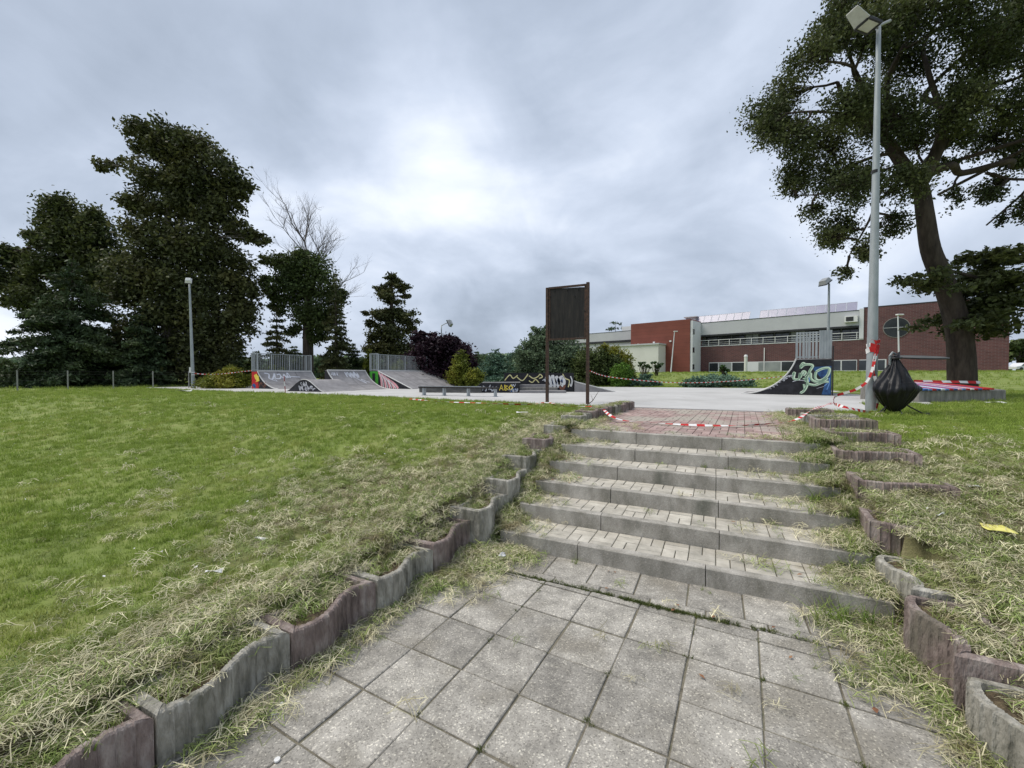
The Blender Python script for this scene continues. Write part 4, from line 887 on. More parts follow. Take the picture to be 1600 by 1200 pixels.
tree('plum_tree','dark purple leaved tree behind the striped bank ramp',28,[(690,606),(690,580),(690,550)],
 [(660,560,26,30),(690,545,30,24),(715,560,25,28),(652,528,8,14),(660,525,6,10),(690,585,42,22),(650,585,22,20),(735,565,12,14),(728,590,18,16),(680,530,14,12),(705,532,14,12)],.11,'leaf_plum',30000,seed=29,tr=(.16,.08),clumps=10,dens=1.0)
bush('golden_thuja','yellow green upright thuja right of the purple tree',[(720,575,15,20),(722,560,9,12),(716,592,20,16)],26.5,'leaf_gold',9000,.06,31,cat='bush')
bush('golden_bush','yellow green rounded bush beside the upright thuja',[(740,590,15,15),(732,598,14,10)],26,'leaf_gold',6000,.06,32)
bush('golden_bush','spreading yellow green bush right of the left lamp post',[(358,585,16,14),(340,597,22,12),(372,596,18,13),(355,598,36,12)],24,'leaf_gold',13000,.06,33)
bush('golden_bush','olive bush seen through the leftmost railing',[(432,583,16,16),(410,590,18,14),(420,600,30,10)],29,'leaf_gold',5000,.07,34)
bush('golden_bush','olive bush seen through the striped ramp railing',[(622,583,22,18),(640,590,25,12)],30,'leaf_gold',6000,.07,35)
# mid background hedging
k=0
for (px,top,w,Y,mt,lb) in ((330,530,30,40,'leaf_dark','dark conifer behind the spreading yellow green bush, right of the left lamp'),(372,525,26,42,'leaf_spruce','green pine behind the left end of the leftmost railing'),(400,548,28,38,'leaf_mid','bushy mid green conifer just left of the leftmost railing'),(460,540,34,38,'leaf_mid','soft green conifer behind the leftmost railing'),(552,536,22,39,'leaf_spruce','dark conifer filling the gap right of the thin brownish spruce'),(577,545,12,33,'leaf_gold','slim yellowish conifer between the two railed ramps'),(570,560,30,40,'leaf_mid','low green conifer behind the unrailed curved ramp'),(745,548,22,46,'leaf_grey','pale far conifer right of the upright thuja'),(775,545,40,38,'leaf_cedar','blue green cedar left of the sign posts'),(812,540,42,36,'leaf_cedar','second blue green cedar, directly behind the graffiti wall'),(10,560,30,45,'leaf_mid','mid green tree on the far left horizon')):
    k+=1; conifer('conifer_tree',lb,px,606,top,w,Y,mt,9000,seed=50+k,leaf=.14,tiers=12,droop=.12,pw=.55,group='conifers behind the plaza')
bush('hazel_bush','large grey green shrub with feathery top behind the notice board',[(850,555,32,34),(825,560,25,28),(882,560,34,32),(850,530,24,18),(835,525,8,16),(858,520,8,14),(905,572,32,28),(870,590,50,18),(820,590,28,16)],30,'leaf_grey',42000,.085,61,stems=10,shell=.5)
bush('laurel_bush','dark leafy shrub right of the sign posts',[(925,572,28,30),(950,578,24,26),(915,590,30,18),(950,595,28,14)],28,'leaf_mid',22000,.08,62)
bush('golden_thuja','golden green thuja pair behind the clipped round conifer',[(955,560,16,20),(975,568,14,22),(968,585,24,20),(985,590,10,16),(942,548,10,10)],28.5,'leaf_gold',16000,.06,63)
bush('clipped_conifer','bright green clipped dome shaped conifer right of the sign posts',[(971,588,15,20),(971,580,11,14),(971,597,17,12)],26.5,'leaf_lime',13000,.05,64,shell=.95)
bush('juniper_bush','low dark juniper right of the clipped dome conifer',[(1000,598,24,8),(1020,601,16,6),(990,600,14,7),(1008,590,10,7)],26.8,'leaf_cedar',8000,.06,65)
bush('juniper_bush','wide low juniper left of the black lettered ramp',[(1095,597,28,8),(1130,595,34,9),(1155,600,26,6),(1085,601,22,5)],25.5,'leaf_cedar',12000,.06,66)
for px,py,Y,lb in ((1006,571,40,'small sapling in front of the cream annexe'),(1026,571,41,'second small sapling, nearer the orange red facade'),(1131,577,36,'small sapling behind the wide low juniper')):
    bush('sapling',lb,[(px,py,9,3),(px-3,py-4,6,2),(px+3,py+3,8,2)],Y,'leaf_fresh',260,.13,int(px),stems=8,group='saplings on the slope',cat='sapling')
conifer('poplar_tree','tree tops showing above the flat roof behind the building',962,590,500,34,95,'leaf_grey',4000,seed=71,leaf=.35,tiers=10,pw=.4)
tree('distant_tree','distant trees beyond the car park at the right edge',75,[(1592,575),(1592,540)],[(1588,535,16,18),(1600,550,18,22),(1580,560,10,14),(1625,535,20,20)],.35,'leaf_mid',6000,seed=72,tr=(.3,.2))
# far wood behind everything on the left horizon
rs=np.random.RandomState(77); n=26000; xs=rs.uniform(-190,25,n); ys=95+rs.uniform(0,12,n); zt=.9+ (3.2+3.5*fbm(xs,ys,14,5)); zs=.8+(zt-.8)*rs.uniform(0,1,n)**.7
P,Q=leafset(np.stack([xs,ys,zs],1),.75,rs,up=.4); o=mesh_np('far_wood',P,Q,M['leaf_grey'],loc=(-80,100,.8)); tag(o,'low strip of distant woodland along the horizon behind the left trees','woodland',kind='stuff')

# --- the big tree on the right
rg=random.Random(5)
RT=[(1504,606),(1502,560),(1498,520),(1487,475),(1470,430),(1454,390),(1446,340),(1440,300),(1430,268)]
blobs=[(1235,125,34,32,-40),(1208,165,32,34,20),(1198,205,22,30,0),(1250,175,40,36,40),(1275,75,32,32,-30),(1262,110,36,34,60),(1310,95,42,38,-60),(1232,225,32,30,-20),(1270,250,38,32,30),(1285,200,42,36,-50),
 (1255,285,26,22,20),(1300,310,38,34,-40),(1275,330,22,18,10),(1330,350,36,34,30),(1300,370,22,18,0),(1340,395,26,22,-20),(1325,425,16,14,10),(1335,255,44,42,40),(1370,310,36,36,-50),(1395,350,26,24,0),(1385,390,20,14,30),(1330,190,42,40,60),
 (1320,35,42,34,20),(1290,30,22,24,-30),(1370,70,48,42,-60),(1380,130,48,42,50),(1370,200,46,42,-30),(1400,250,38,30,60),(1420,30,55,38,30),(1430,90,52,44,-80),(1440,150,50,42,70),(1440,210,44,38,-60),(1475,50,55,42,60),(1500,110,52,44,-40),
 (1495,175,46,36,60),(1480,225,34,20,-20),(1545,60,52,46,-60),(1550,130,50,42,40),(1550,190,46,32,-40),(1600,50,48,46,30),(1605,120,48,46,-40),(1600,190,44,36,40),(1590,240,34,26,0),(1575,285,26,26,20),(1595,330,26,24,-10),(1560,345,12,10,0),(1540,310,9,22,0),(1492,310,8,26,0),
 (1655,90,50,60,0),(1650,210,50,50,20),(1360,-20,60,35,0),(1450,-35,70,35,30),(1550,-30,70,35,-30),(1640,-10,60,45,0),(1480,255,18,12,0)]
LIMBS=(([(1430,285),(1412,240),(1395,190),(1372,140),(1340,100)],.30,.08),([(1440,285),(1450,230),(1470,170),(1500,110),(1540,60)],.26,.06),([(1445,275),(1470,266),(1500,272),(1540,268),(1590,258),(1640,250)],.17,.08),([(1450,272),(1456,245),(1462,230),(1495,230),(1528,232),(1538,255),(1542,272)],.12,.07),([(1402,210),(1360,150),(1310,142),(1280,150)],.10,.04),([(1540,270),(1560,285),(1580,300),(1610,330)],.07,.04),([(1425,270),(1380,245),(1340,250),(1300,290)],.10,.03),([(1470,420),(1520,440),(1570,450),(1600,455)],.08,.03),([(1400,200),(1400,120),(1420,40),(1430,-20)],.14,.05),([(1405,235),(1360,215),(1310,205),(1250,190),(1215,170)],.10,.03),([(1395,190),(1350,120),(1310,80),(1285,60)],.10,.03),([(1412,255),(1375,300),(1345,350),(1325,400)],.09,.025),([(1300,290),(1275,310),(1262,290)],.04,.02),([(1470,170),(1460,100),(1480,30),(1500,-30)],.12,.04),([(1470,180),(1530,140),(1590,120),(1650,110)],.12,.04),([(1500,150),(1560,190),(1610,210)],.08,.03))
D=lambda px,py,dy=0:(lambda q:Vector((q.x,q.y+dy,q.z)))(dist(px,py,14.2))
LP_=[(cat_([D(*q,dy=rg.uniform(-.45,.45)*i) for i,q in enumerate(pts)],4),r0,r1) for pts,r0,r1 in LIMBS]
SK=[q for P_,a_,b_ in LP_ for q in P_[2:]]
tree('oak_tree','huge old tree with leaning trunk and wide dark crown on the right',14.2,RT,blobs,.052,'leaf_dark',125000,seed=41,tr=(.39,.20),clumps=15,flat=.75,csz=.40,skel=SK,depth=1.0,up=.3,tmin=.84,dens=1.0)
oak=[o for o in bpy.data.objects if o.name.startswith('oak_tree')][0]
for P,r0,r1 in LP_:
    n=len(P); mb=MB(); mb.tube(P,[r0*.8+(r1*.7-r0*.8)*i/(n-1) for i in range(n)],8); mb.build('limb',M['bark'],oak,smooth=True)
# low branch foliage by the trunk
rs=np.random.RandomState(9); Cs=[]
for (px,py,rx,ry,w) in ((1520,408,26,9,7),(1560,412,36,12,12),(1600,402,20,10,6),(1430,436,18,4,4),(1450,442,14,5,3),(1448,455,9,8,2),(1520,445,28,16,12),(1570,440,36,14,12),(1535,480,34,16,12),(1590,480,24,16,7),(1510,500,26,12,7),(1550,512,30,9,7),(1585,452,26,12,6),(1455,512,14,5,2),(1530,524,10,4,1.5),(1545,465,44,22,10),(1520,500,20,30,5)):
    for q in range(int(w*1.2)+1):
        c=np.array(dist(px+rs.uniform(-1,1)*rx*.8,py+rs.uniform(-1,1)*ry*.8,14.2))+np.array([0,rs.uniform(-1,.9)*1.2,0]); Cs.append(c+rs.normal(size=(75,3))*np.array([.17,.22,.08]))
P,Q=leafset(np.concatenate(Cs),.085,rs,up=.8); mesh_np('lower_foliage',P,Q,M['leaf_dark'],oak)
print('C ok')
# ================================================================== PART 4: grass, clippings, litter, tape, sky, camera
TC=bpy.data.collections.new('templates')
def blades(name,nb,R,hmin,hmax,w,lean,m,seed,flat=False,seg=3,group=None):
    rs=np.random.RandomState(seed); V=[];F_=[]
    for b in range(nb):
        a=rs.uniform(0,2*PI); r=R*rs.uniform(0,1)**.5; x,y=r*math.cos(a),r*math.sin(a); h=rs.uniform(hmin,hmax); d=rs.uniform(0,2*PI); ld=rs.uniform(.2,1)*lean
        dx,dy=math.cos(d),math.sin(d); i0=len(V)
        if flat: el=abs(rs.normal(0,.16))+.02; z0=rs.uniform(.002,.028); cv=rs.normal(0,.25)
        for k in range(seg+1):
            t=k/seg; ww=w*(1-t)**.6*rs.uniform(.9,1.1) if k<seg else w*.05
            if flat: 
                px=x+h*(t-.5)*dx-cv*h*t*t*dy; py=y+h*(t-.5)*dy+cv*h*t*t*dx; pz=max(.002,z0+h*(t-.5)*el*.8-.0+.02*math.sin(PI*t)*rs.uniform(0,1)); sxv,syv=-dy,dx; tw=rs.uniform(-.5,.5)
                V+=[(px+sxv*w*.5,py+syv*w*.5,pz+w*.3*tw),(px-sxv*w*.5,py-syv*w*.5,pz-w*.3*tw)]
            else:
                off=ld*h*t*t; V+=[(x+dx*off-dy*ww/2,y+dy*off+dx*ww/2,h*t*(1-.35*ld*t)),(x+dx*off+dy*ww/2,y+dy*off-dx*ww/2,h*t*(1-.35*ld*t))]
        for k in range(seg): F_.append((i0+2*k,i0+2*k+1,i0+2*k+3,i0+2*k+2))
    me=bpy.data.meshes.new(name); me.from_pydata(V,[],F_); me.materials.append(m); o=bpy.data.objects.new(name,me); return o
def scatter(name,pts,scl,temps,label,cat,tilt=.15,seed=0,nrm=None):
    rs=np.random.RandomState(seed); c=bpy.data.collections.new(name+'_templates')
    for o in temps: c.objects.link(o)
    n=len(pts); me=bpy.data.meshes.new(name); me.vertices.add(n); o0=pts.mean(0); me.vertices.foreach_set('co',(pts-o0).astype(np.float32).ravel())
    rot=np.stack([rs.normal(0,tilt,n),rs.normal(0,tilt,n),rs.uniform(0,2*PI,n)],1)
    if nrm is not None: rot[:,:2]+=nrm
    a=me.attributes.new('rot','FLOAT_VECTOR','POINT'); a.data.foreach_set('vector',rot.astype(np.float32).ravel())
    a=me.attributes.new('scl','FLOAT','POINT'); a.data.foreach_set('value',scl.astype(np.float32))
    ob=bpy.data.objects.new(name,me); ob.location=o0; COL.objects.link(ob); tag(ob,label,cat,kind='stuff')
    ng=bpy.data.node_groups.new(name,'GeometryNodeTree'); ng.interface.new_socket('Geometry',in_out='INPUT',socket_type='NodeSocketGeometry'); ng.interface.new_socket('Geometry',in_out='OUTPUT',socket_type='NodeSocketGeometry')
    N=ng.nodes; L=ng.links; gi=N.new('NodeGroupInput'); go=N.new('NodeGroupOutput'); ip=N.new('GeometryNodeInstanceOnPoints'); ci=N.new('GeometryNodeCollectionInfo'); ci.inputs[0].default_value=c; ci.inputs['Separate Children'].default_value=True; ci.inputs['Reset Children'].default_value=True
    ip.inputs['Pick Instance'].default_value=True
    na=N.new('GeometryNodeInputNamedAttribute'); na.data_type='FLOAT_VECTOR'; na.inputs[0].default_value='rot'; ns=N.new('GeometryNodeInputNamedAttribute'); ns.data_type='FLOAT'; ns.inputs[0].default_value='scl'
    mp=N.new('GeometryNodeMeshToPoints'); L.new(gi.outputs[0],mp.inputs[0]); L.new(mp.outputs[0],ip.inputs['Points']); L.new(ci.outputs[0],ip.inputs['Instance']); 
    e2r=N.new('FunctionNodeEulerToRotation'); L.new(na.outputs[0],e2r.inputs[0]); L.new(e2r.outputs[0],ip.inputs['Rotation'])
    L.new(ns.outputs[0],ip.inputs['Scale']); L.new(ip.outputs[0],go.inputs[0])
    md=ob.modifiers.new('scatter','NODES'); md.node_group=ng; return ob
PLP=plz
def sample(rs,r0,r1,dens,amax=58):
    A_=math.radians(amax); n=int(dens*A_*(r1*r1-r0*r0)); r=np.sqrt(rs.uniform(r0*r0,r1*r1,n)); a=rs.uniform(-A_,A_,n); return r*np.sin(a),r*np.cos(a)
def enxy(x,y): return x*EV.x+y*EV.y,x*NV.x+y*NV.y
def lawnmask(x,y):
    e,n=enxy(x,y)
    corr=(e>np.where(n<3.3,-2.29,np.where(n<6.1,-2.17,-1.98)))&(e<np.where(n<3.9,1.38,np.where(n<9.2,1.20,1.1)))&(n<10.02)
    q=np.array([(p.x,p.y) for p in plz]); k=~corr&~inpoly(x,y,plz)&~inpoly(x,y,Pq)
    d1=P1; 
    return k
rs=np.random.RandomState(100)
X=[];Yv=[];SC=[]
for r0,r1,dn,s in ((1.0,3.2,900,.85),(3.2,6,480,1.1),(6,10,240,1.35),(10,16,100,1.8),(16,30,30,2.4),(30,60,4,4.0)):
    x,y=sample(rs,r0,r1,dn); e,n=enxy(x,y); k=lawnmask(x,y); x,y=x[k],y[k]
    dr=dryness(x,y); k=rs.uniform(size=len(x))>dr*.88; x,y=x[k],y[k]
    X.append(x);Yv.append(y);SC.append(s*rs.uniform(.7,1.3,len(x))*(0.75+.5*fbm(x,y,.8,31)))
X=np.concatenate(X);Yv=np.concatenate(Yv);SC=np.concatenate(SC)
print('grass',len(X))
scatter('lawn_grass',np.stack([X,Yv,lawn_z(X,Yv)-.004],1),SC,[blades('tuft%d'%i,16,.035,.022,.050,.0035,.8,M['grass'],i) for i in range(5)],'short mown green grass of the lawns either side of the stairs','grass',seed=1)
# clippings
X=[];Yv=[];SC=[]
for r0,r1,dn,s in ((1.0,3.2,700,.8),(3.2,6,430,1.0),(6,9,170,1.3),(9,14,30,1.6)):
    x,y=sample(rs,r0,r1,dn); k=lawnmask(x,y); x,y=x[k],y[k]; dr=dryness(x,y); k=rs.uniform(size=len(x))<np.clip(dr*1.15+.02,0,1); x,y=x[k],y[k]; X.append(x);Yv.append(y);SC.append(s*rs.uniform(.6,1.4,len(x)))
X=np.concatenate(X);Yv=np.concatenate(Yv);SC=np.concatenate(SC); Z=lawn_z(X,Yv)+rs.uniform(0,.03,len(X))
print('clip',len(X))
k=rs.uniform(size=len(X))<.42
scatter('dry_clippings',np.stack([X,Yv,Z],1)[k],SC[k],[blades('straw%d'%i,14,.055,.035,.10,.0026,0,M['straw'],20+i,flat=True) for i in range(5)],'pale dry grass clippings strewn along both edges of the stairs','cut grass',tilt=.2,seed=2)
scatter('fresh_clippings',np.stack([X,Yv,Z],1)[~k],SC[~k],[blades('hay%d'%i,15,.055,.03,.09,.0030,0,M['hay'],30+i,flat=True) for i in range(5)],'greenish brown cut grass lying on the banks beside the stairs','cut grass',tilt=.25,seed=3)
def edge_strip():
    P=[]
    for (e0,sg,na,nb,c) in ((-2.36,-1,-.3,6.2,2600),(1.46,1,1.2,6.5,2600)):
        ee=e0+sg*rs.normal(.04,.11,c); nn=rs.uniform(na,nb,c); x=EV.x*ee+NV.x*nn; y=EV.y*ee+NV.y*nn; P.append(np.stack([x,y,np.maximum(ground_z(x,y),lawn_z(x,y)-.05)+rs.uniform(0,.025,c)],1))
    return np.concatenate(P)
def surf_z(e,n):
    z=np.where(n<N0,0,np.minimum(np.floor((n-N0)/TRD)+1,6)*RIS); ins=(e>EL-.02)&(e<ER+.03); out=np.where(n<N0,0.0,np.clip((n-N0)/(5*TRD),0,1)*.72+.03)
    return np.where(ins|(n>N6),z,np.maximum(out,0))
# drifts of litter grass over pavement edges, steps and in planters : (e,n,re,rn,count)
P=[];
def drift(e,n,re,rn,c,zoff=0,zf=None):
    ee=rs.normal(e,re,c); nn=rs.normal(n,rn,c); z=surf_z(ee,nn) if zf is None else zf(ee,nn); q=np.stack([EV.x*ee+NV.x*nn,EV.y*ee+NV.y*nn,z+zoff+rs.uniform(0,.012,c)],1); P.append(q)
for n in np.arange(1.0,3.4,.2): drift(-1.93,n,.055,.12,26)
drift(-1.8,3.15,.14,.16,330); drift(-1.65,3.30,.16,.08,170); drift(-1.9,2.85,.10,.22,240); drift(-1.72,2.75,.14,.22,110)
drift(.84,3.18,.13,.13,140); drift(.98,2.8,.06,.30,130); drift(.80,2.75,.10,.14,50); drift(1.0,2.2,.045,.3,75); drift(1.02,1.7,.04,.3,60)
for k_ in range(6):
    n=N0+TRD*k_+.22
    drift(-1.80,n,.07,.12,110); drift(1.0,n,.12,.13,190); drift(.6,n,.25,.1,26); drift(-1.55,n,.14,.10,26)
    drift(1.12,n,.07,.13,130,.04); drift(-1.88,n,.05,.13,130,.05)
drift(-1.75,6.4,.12,.7,260); drift(1.05,6.6,.12,.9,300); drift(1.1,8.6,.12,.6,160); drift(-.3,2.2,.9,.9,28); drift(-1.4,5.9,.25,.3,60)
drift(-.2,4.8,.9,.8,14); drift(1.36,3.92,.07,.12,150,zf=lambda a,b:ground_z(EV.x*a+NV.x*b,EV.y*a+NV.y*b))
for w,L_,D_,z1,th in planters:
    q=[w(rs.uniform(th+.03,L_-th-.03),rs.uniform(th+.05,D_-th*.5),z1-.055+rs.uniform(0,.03)) for _ in range(70)]; P.append(np.array([tuple(v) for v in q]))
P.append(edge_strip()); P=np.concatenate(P); k=rs.uniform(size=len(P))<.5
scatter('straw_drifts',P[k],rs.uniform(.6,1.5,k.sum()),[blades('drift%d'%i,12,.05,.035,.12,.0024,0,M['straw'],40+i,flat=True) for i in range(5)],'straw coloured cut grass piled against the stair ends and planters','cut grass',tilt=.18,seed=4)
scatter('brown_drifts',P[~k],rs.uniform(.6,1.4,(~k).sum()),[blades('brown%d'%i,12,.05,.03,.10,.0028,0,M['hay'],50+i,flat=True) for i in range(4)],'brownish green cut grass mixed into the piles by the stairs','cut grass',tilt=.18,seed=5)
# taller weeds
P=[];S_=[]
def weed(e,n,re,rn,c,s0,s1,zo=0):
    ee=rs.normal(e,re,c); nn=rs.normal(n,rn,c); z=surf_z(ee,nn); P.append(np.stack([EV.x*ee+NV.x*nn,EV.y*ee+NV.y*nn,z+zo],1)); S_.append(rs.uniform(s0,s1,c))
weed(-1.84,3.35,.05,.06,10,.3,.6); weed(-1.05,3.38,.04,.02,5,.25,.45); weed(.80,3.32,.12,.06,18,.5,1.1); weed(.95,2.9,.08,.1,10,.4,.9); weed(.65,2.75,.1,.07,12,.25,.5)
weed(-2.1,1.0,.05,.2,0,.3,.6); weed(-.05,3.36,.02,.02,2,.2,.3); weed(.45,3.2,.03,.03,3,.25,.4)
for k_ in range(1,7):
    n=N0+TRD*k_-.02; weed(-1.82,n,.08,.08,24,.3,.75); weed(1.02,n,.10,.08,30,.4,1.0); weed(1.22,n,.10,.10,12,.4,.8,.05); weed(-1.95,n,.07,.12,16,.35,.8,.04)
weed(.0,N0+TRD*4-.02,.10,.02,7,.25,.45); weed(-1.2,N0+5*TRD-.01,.05,.01,4,.3,.5); weed(.2,N0+5*TRD-.03,.1,.01,3,.2,.3)
for i_,(w,L_,D_,z1,th) in enumerate(planters):
    c=26 if i_ not in (0,1,2,8) else 60
    q=[w(rs.uniform(th,L_-th),rs.uniform(th,D_-th),z1-.03) for _ in range(c)]; P.append(np.array([tuple(v) for v in q])); S_.append(rs.uniform(.22,.5,c))
q=[w_ for w_ in ()]
x,y=sample(rs,1.2,5,16); k=lawnmask(x,y); x,y=x[k],y[k]; k=rs.uniform(size=len(x))<dryness(x,y)+.08; x,y=x[k],y[k]; P.append(np.stack([x,y,lawn_z(x,y)],1)); S_.append(rs.uniform(.3,.75,len(x)))
P=np.concatenate(P);S_=np.concatenate(S_)
scatter('weeds',P,S_,[blades('weed%d'%i,12,.04,.08,.24,.006,1.2,M['weed'],60+i,seg=4) for i in range(5)],'long green weeds growing at the stair ends and in the planters','weeds',tilt=.3,seed=6)
# moss in the joints
P=[]; ee=np.concatenate([rs.normal(-1.38,.07,60),rs.uniform(-1.3,.35,420),rs.uniform(-.9,-.1,240),rs.uniform(.35,1.0,60)]); nn=2.995+rs.normal(0,.010,len(ee))+.012*np.sin(ee*5)
kk=fbm(ee,nn,.25,55)>.40; ee,nn=ee[kk],nn[kk]; P.append(np.stack([EV.x*ee+NV.x*nn,EV.y*ee+NV.y*nn,0*ee-.004],1))
for i in range(-6,10):
    for j in range(-3,9):
        if rs.uniform()<.5:
            c=rs.randint(2,9); uu=i+rs.normal(0,.03,c); vv=j+rs.normal(0,.03,c)
            if rs.uniform()<.45: vv=j+rs.uniform(0,.5,c)
            x=O[0]+S*(uu*A[0]+vv*Bv[0]); y=O[1]+S*(uu*A[1]+vv*Bv[1]); e,n=enxy(x,y); k=(e>-2)&(e<1.05)&(n<3)&(n>.4); P.append(np.stack([x[k],y[k],0*x[k]-.006],1))
P=np.concatenate(P)
scatter('joint_moss',P,rs.uniform(.5,1.2,len(P)),[blades('moss%d'%i,14,.016,.008,.024,.003,1,M['moss'],70+i,seg=2) for i in range(3)],'tiny grass and moss growing in the paving joints','moss',tilt=.3,seed=7)

# ------------------------------------------------------------------ barrier tape
def tape(label,pts,w=.07,name='barrier_tape',vert=True,step=.11,sag=None,closed=False,tw=1,mats=('red','white')):
    P=cat_([Vector(p) for p in pts],10); D_=[0]
    for a,b in zip(P[:-1],P[1:]): D_.append(D_[-1]+(b-a).length)
    n=max(4,int(D_[-1]/(step/2))); Q=[]
    for i in range(n+1):
        s=D_[-1]*i/n; j=max(k for k in range(len(D_)) if D_[k]<=s+1e-9); j=min(j,len(P)-2); t=(s-D_[j])/max(1e-6,D_[j+1]-D_[j]); Q.append(P[j].lerp(P[j+1],t))
    mb=MB(); rg=random.Random(len(pts)*7+int(D_[-1]*10)); ph=rg.uniform(0,6)
    V_=[]
    for i,q in enumerate(Q):
        t=(Q[min(i+1,n)]-Q[max(i-1,0)]).normalized(); s_=t.cross(Vector((0,0,1))); s_=s_.normalized() if s_.length>.1 else Vector((1,0,0)); u=s_.cross(t)
        a=(PI/2 if vert else 0)+tw*(.5*math.sin(i*.21+ph)+.3*math.sin(i*.07+ph)); o_=(s_*math.cos(a)+u*math.sin(a))*w/2; V_+=[q+o_,q-o_]
    b=len(mb.v); mb.v+=[tuple(v) for v in V_]
    for i in range(n): mb.f.append((2*i,2*i+1,2*i+3,2*i+2)); mb.m.append((i//2)%2)
    o=mb.build(name,[M[mats[0]],M[mats[1]]],loc=tuple(P[0])); md=o.modifiers.new('thick','SOLIDIFY'); md.thickness=.0015
    return tag(o,label,'barrier tape','red and white barrier tapes')
g=lambda px,py,z=TOP:at(px,py,z)
tape('barrier tape lying across the top of the stairs from planter to planter',[g(943,640,.98),g(955,650,.93),at(975,657,.87),at(1010,660,.86),at(1080,664,.86),at(1150,665,.86),at(1215,661,.87),at(1245,655,.95),at(1270,640,1.03),at(1300,630,1.02)],.045,vert=False)
LB=at(1361,645,TOP); lpx=lambda px,z,dy=-.16: Vector((LB.x+(px-1361)/F*LB.y,LB.y+dy*.8,z))
zy=lambda py:CAMZ+(586-py)/F*LB.y
tape('barrier tape hanging in a loop down the front of the near lamp post',[lpx(1360,zy(545)),lpx(1357,zy(560)),lpx(1356,zy(585)),lpx(1362,zy(610),-.2),lpx(1358,zy(635),-.22),lpx(1352,zy(643),-.25),lpx(1338,zy(642),-.3),at(1320,636,1.0),at(1303,631,1.02)],.055)
tape('barrier tape strung slack from the near lamp post down to the planters',[lpx(1359,zy(548)),lpx(1352,zy(590),-.1),lpx(1343,zy(608),.1),lpx(1325,zy(620),.4),at(1303,630,1.04)],.05)
for k_,(dz,pw) in enumerate(((.02,.10),(.10,.10),(.20,.07))):
    c=[LB+Vector((.012*k_+.102*math.cos(a),.102*math.sin(a),zy(540)-TOP+dz-.12+.025*math.sin(2*a+k_))) for a in [2*PI*i/24 for i in range(25)]]
    tape(['lowest wrap of barrier tape round the near lamp post','middle wrap of barrier tape round the near lamp post','top wrap of barrier tape round the near lamp post'][k_],c,pw,step=.19,tw=.15)
bd=at(918,632,TOP)
tape('long barrier tape strung from the sign post to the black lettered ramp',[bd+Vector((.05,0,.87)),dist(960,590,12.2),dist(1060,598,14),dist(1150,595,15.2),dist(1225,588,15.9)],.024)
gp_=[(640,623.5),(700,628),(760,630),(820,632),(855,629),(880,634),(925,635)]
tape('barrier tape lying in the grass along the near edge of the plaza',[at(a,b,TOP+.05) for a,b in gp_],.05,vert=False,step=.16)
Lb=at(302,607,TOP)
tape('faded barrier tape tied from the left lamp post to the leftmost ramp',[Lb+Vector((.13,-.05,.85)),Lb+Vector((1.2,.1,.8)),RAMP1.P(0,0,1.0)],.04)
for k_ in range(2): tape(['lower wrap of tape round the left lamp post','upper wrap of tape round the left lamp post'][k_],[Lb+Vector((.105*math.cos(a),.105*math.sin(a),.78+.14*k_)) for a in [2*PI*i/12 for i in range(13)]],.07,step=.3)
sp=at(446,614.5,TOP); t=thing('marker_stake',sp,'thin leaning stake wrapped in red and white tape in front of the leftmost ramp','stake')
mb=MB(); mb.tube([sp,sp+Vector((-.05,0,.72))],.016,6)
mb.m=[(i%2) for i in range(len(mb.m))]; mb.build('stake',[M['darksteel'],M['red']],t)
mb=MB(); mb.tube([sp+Vector((-.02,-.01,.3)),sp+Vector((-.04,-.01,.5))],.02,6); mb.build('tape_wrap',M['white'],t)
q1=at(1430,629,TOP); bz=TOP+.40
tape('barrier tape stretched tight along the back of the painted bench',[Vector((13.6*(1428-800)/F,13.6,1.40)),Vector((13.6*(1480-800)/F,13.6,1.385)),Vector((13.7*(1532-800)/F,13.7,1.36))],.09,step=.3,vert=True)

# ------------------------------------------------------------------ litter
def litter(name,label,pos,sx,sy,m,ang,curl=.02,group=None,cat='litter',seed=0):
    rg=random.Random(seed); ca,sa=math.cos(ang),math.sin(ang); mb=MB()
    sh=[(rg.uniform(-.12,.12),rg.uniform(-.12,.12)) for _ in range(4)]
    def f(a,b):
        x=(a-.5)*sx*(1+sh[0][0]*math.sin(5*b)); y=(b-.5)*sy*(1+sh[1][0]*math.sin(4*a)); z=curl*(math.sin(a*5+seed)*math.cos(b*4+seed))+curl
        return pos+Vector((ca*x-sa*y,sa*x+ca*y,z))
    mb.sheet(f,8,8); o=mb.build(name,M[m],loc=tuple(pos),smooth=True); md=o.modifiers.new('t','SOLIDIFY'); md.thickness=.002; return tag(o,label,cat,group)
def gl(px,py,dz=.03):
    p=at(px,py,.5)
    for _ in range(30): p=at(px,py,float(lawn_z(p.x,p.y)))
    p.z+=dz; return p
pk=litter('yellow_packet','yellow packet with a red mark lying on the cut grass at the right edge',gl(1557,838,.06),.14,.17,'packet',math.radians(-30),.0015,cat='packet',seed=2)
c=gl(1560,842,.066); mb=MB(); mb.sheet(lambda a,b:c+Vector((a*.05-.02,b*.018-.012,0)),2,2); o=mb.build('red_mark',M['pink'],pk)
o.parent=pk; 
G='scraps of white litter on the lawns'
litter('paper_scrap','crumpled white wrapper on the bank left of the purplish brown planter',gl(335,902,.035),.11,.035,'paper',.2,.01,G,seed=3)
litter('paper_scrap','twisted white scrap further up the bank on the left',gl(408,850,.035),.11,.025,'paper',-.4,.012,G,seed=4)
litter('paper_scrap','white paper on the lawn left of the notice board posts',gl(816,648,.04),.22,.14,'paper',.1,.01,G,seed=5)
litter('paper_scrap','white paper at the foot of the left lamp post',gl(288,613.5,.06),.6,.25,'paper',.1,.03,G,seed=6)
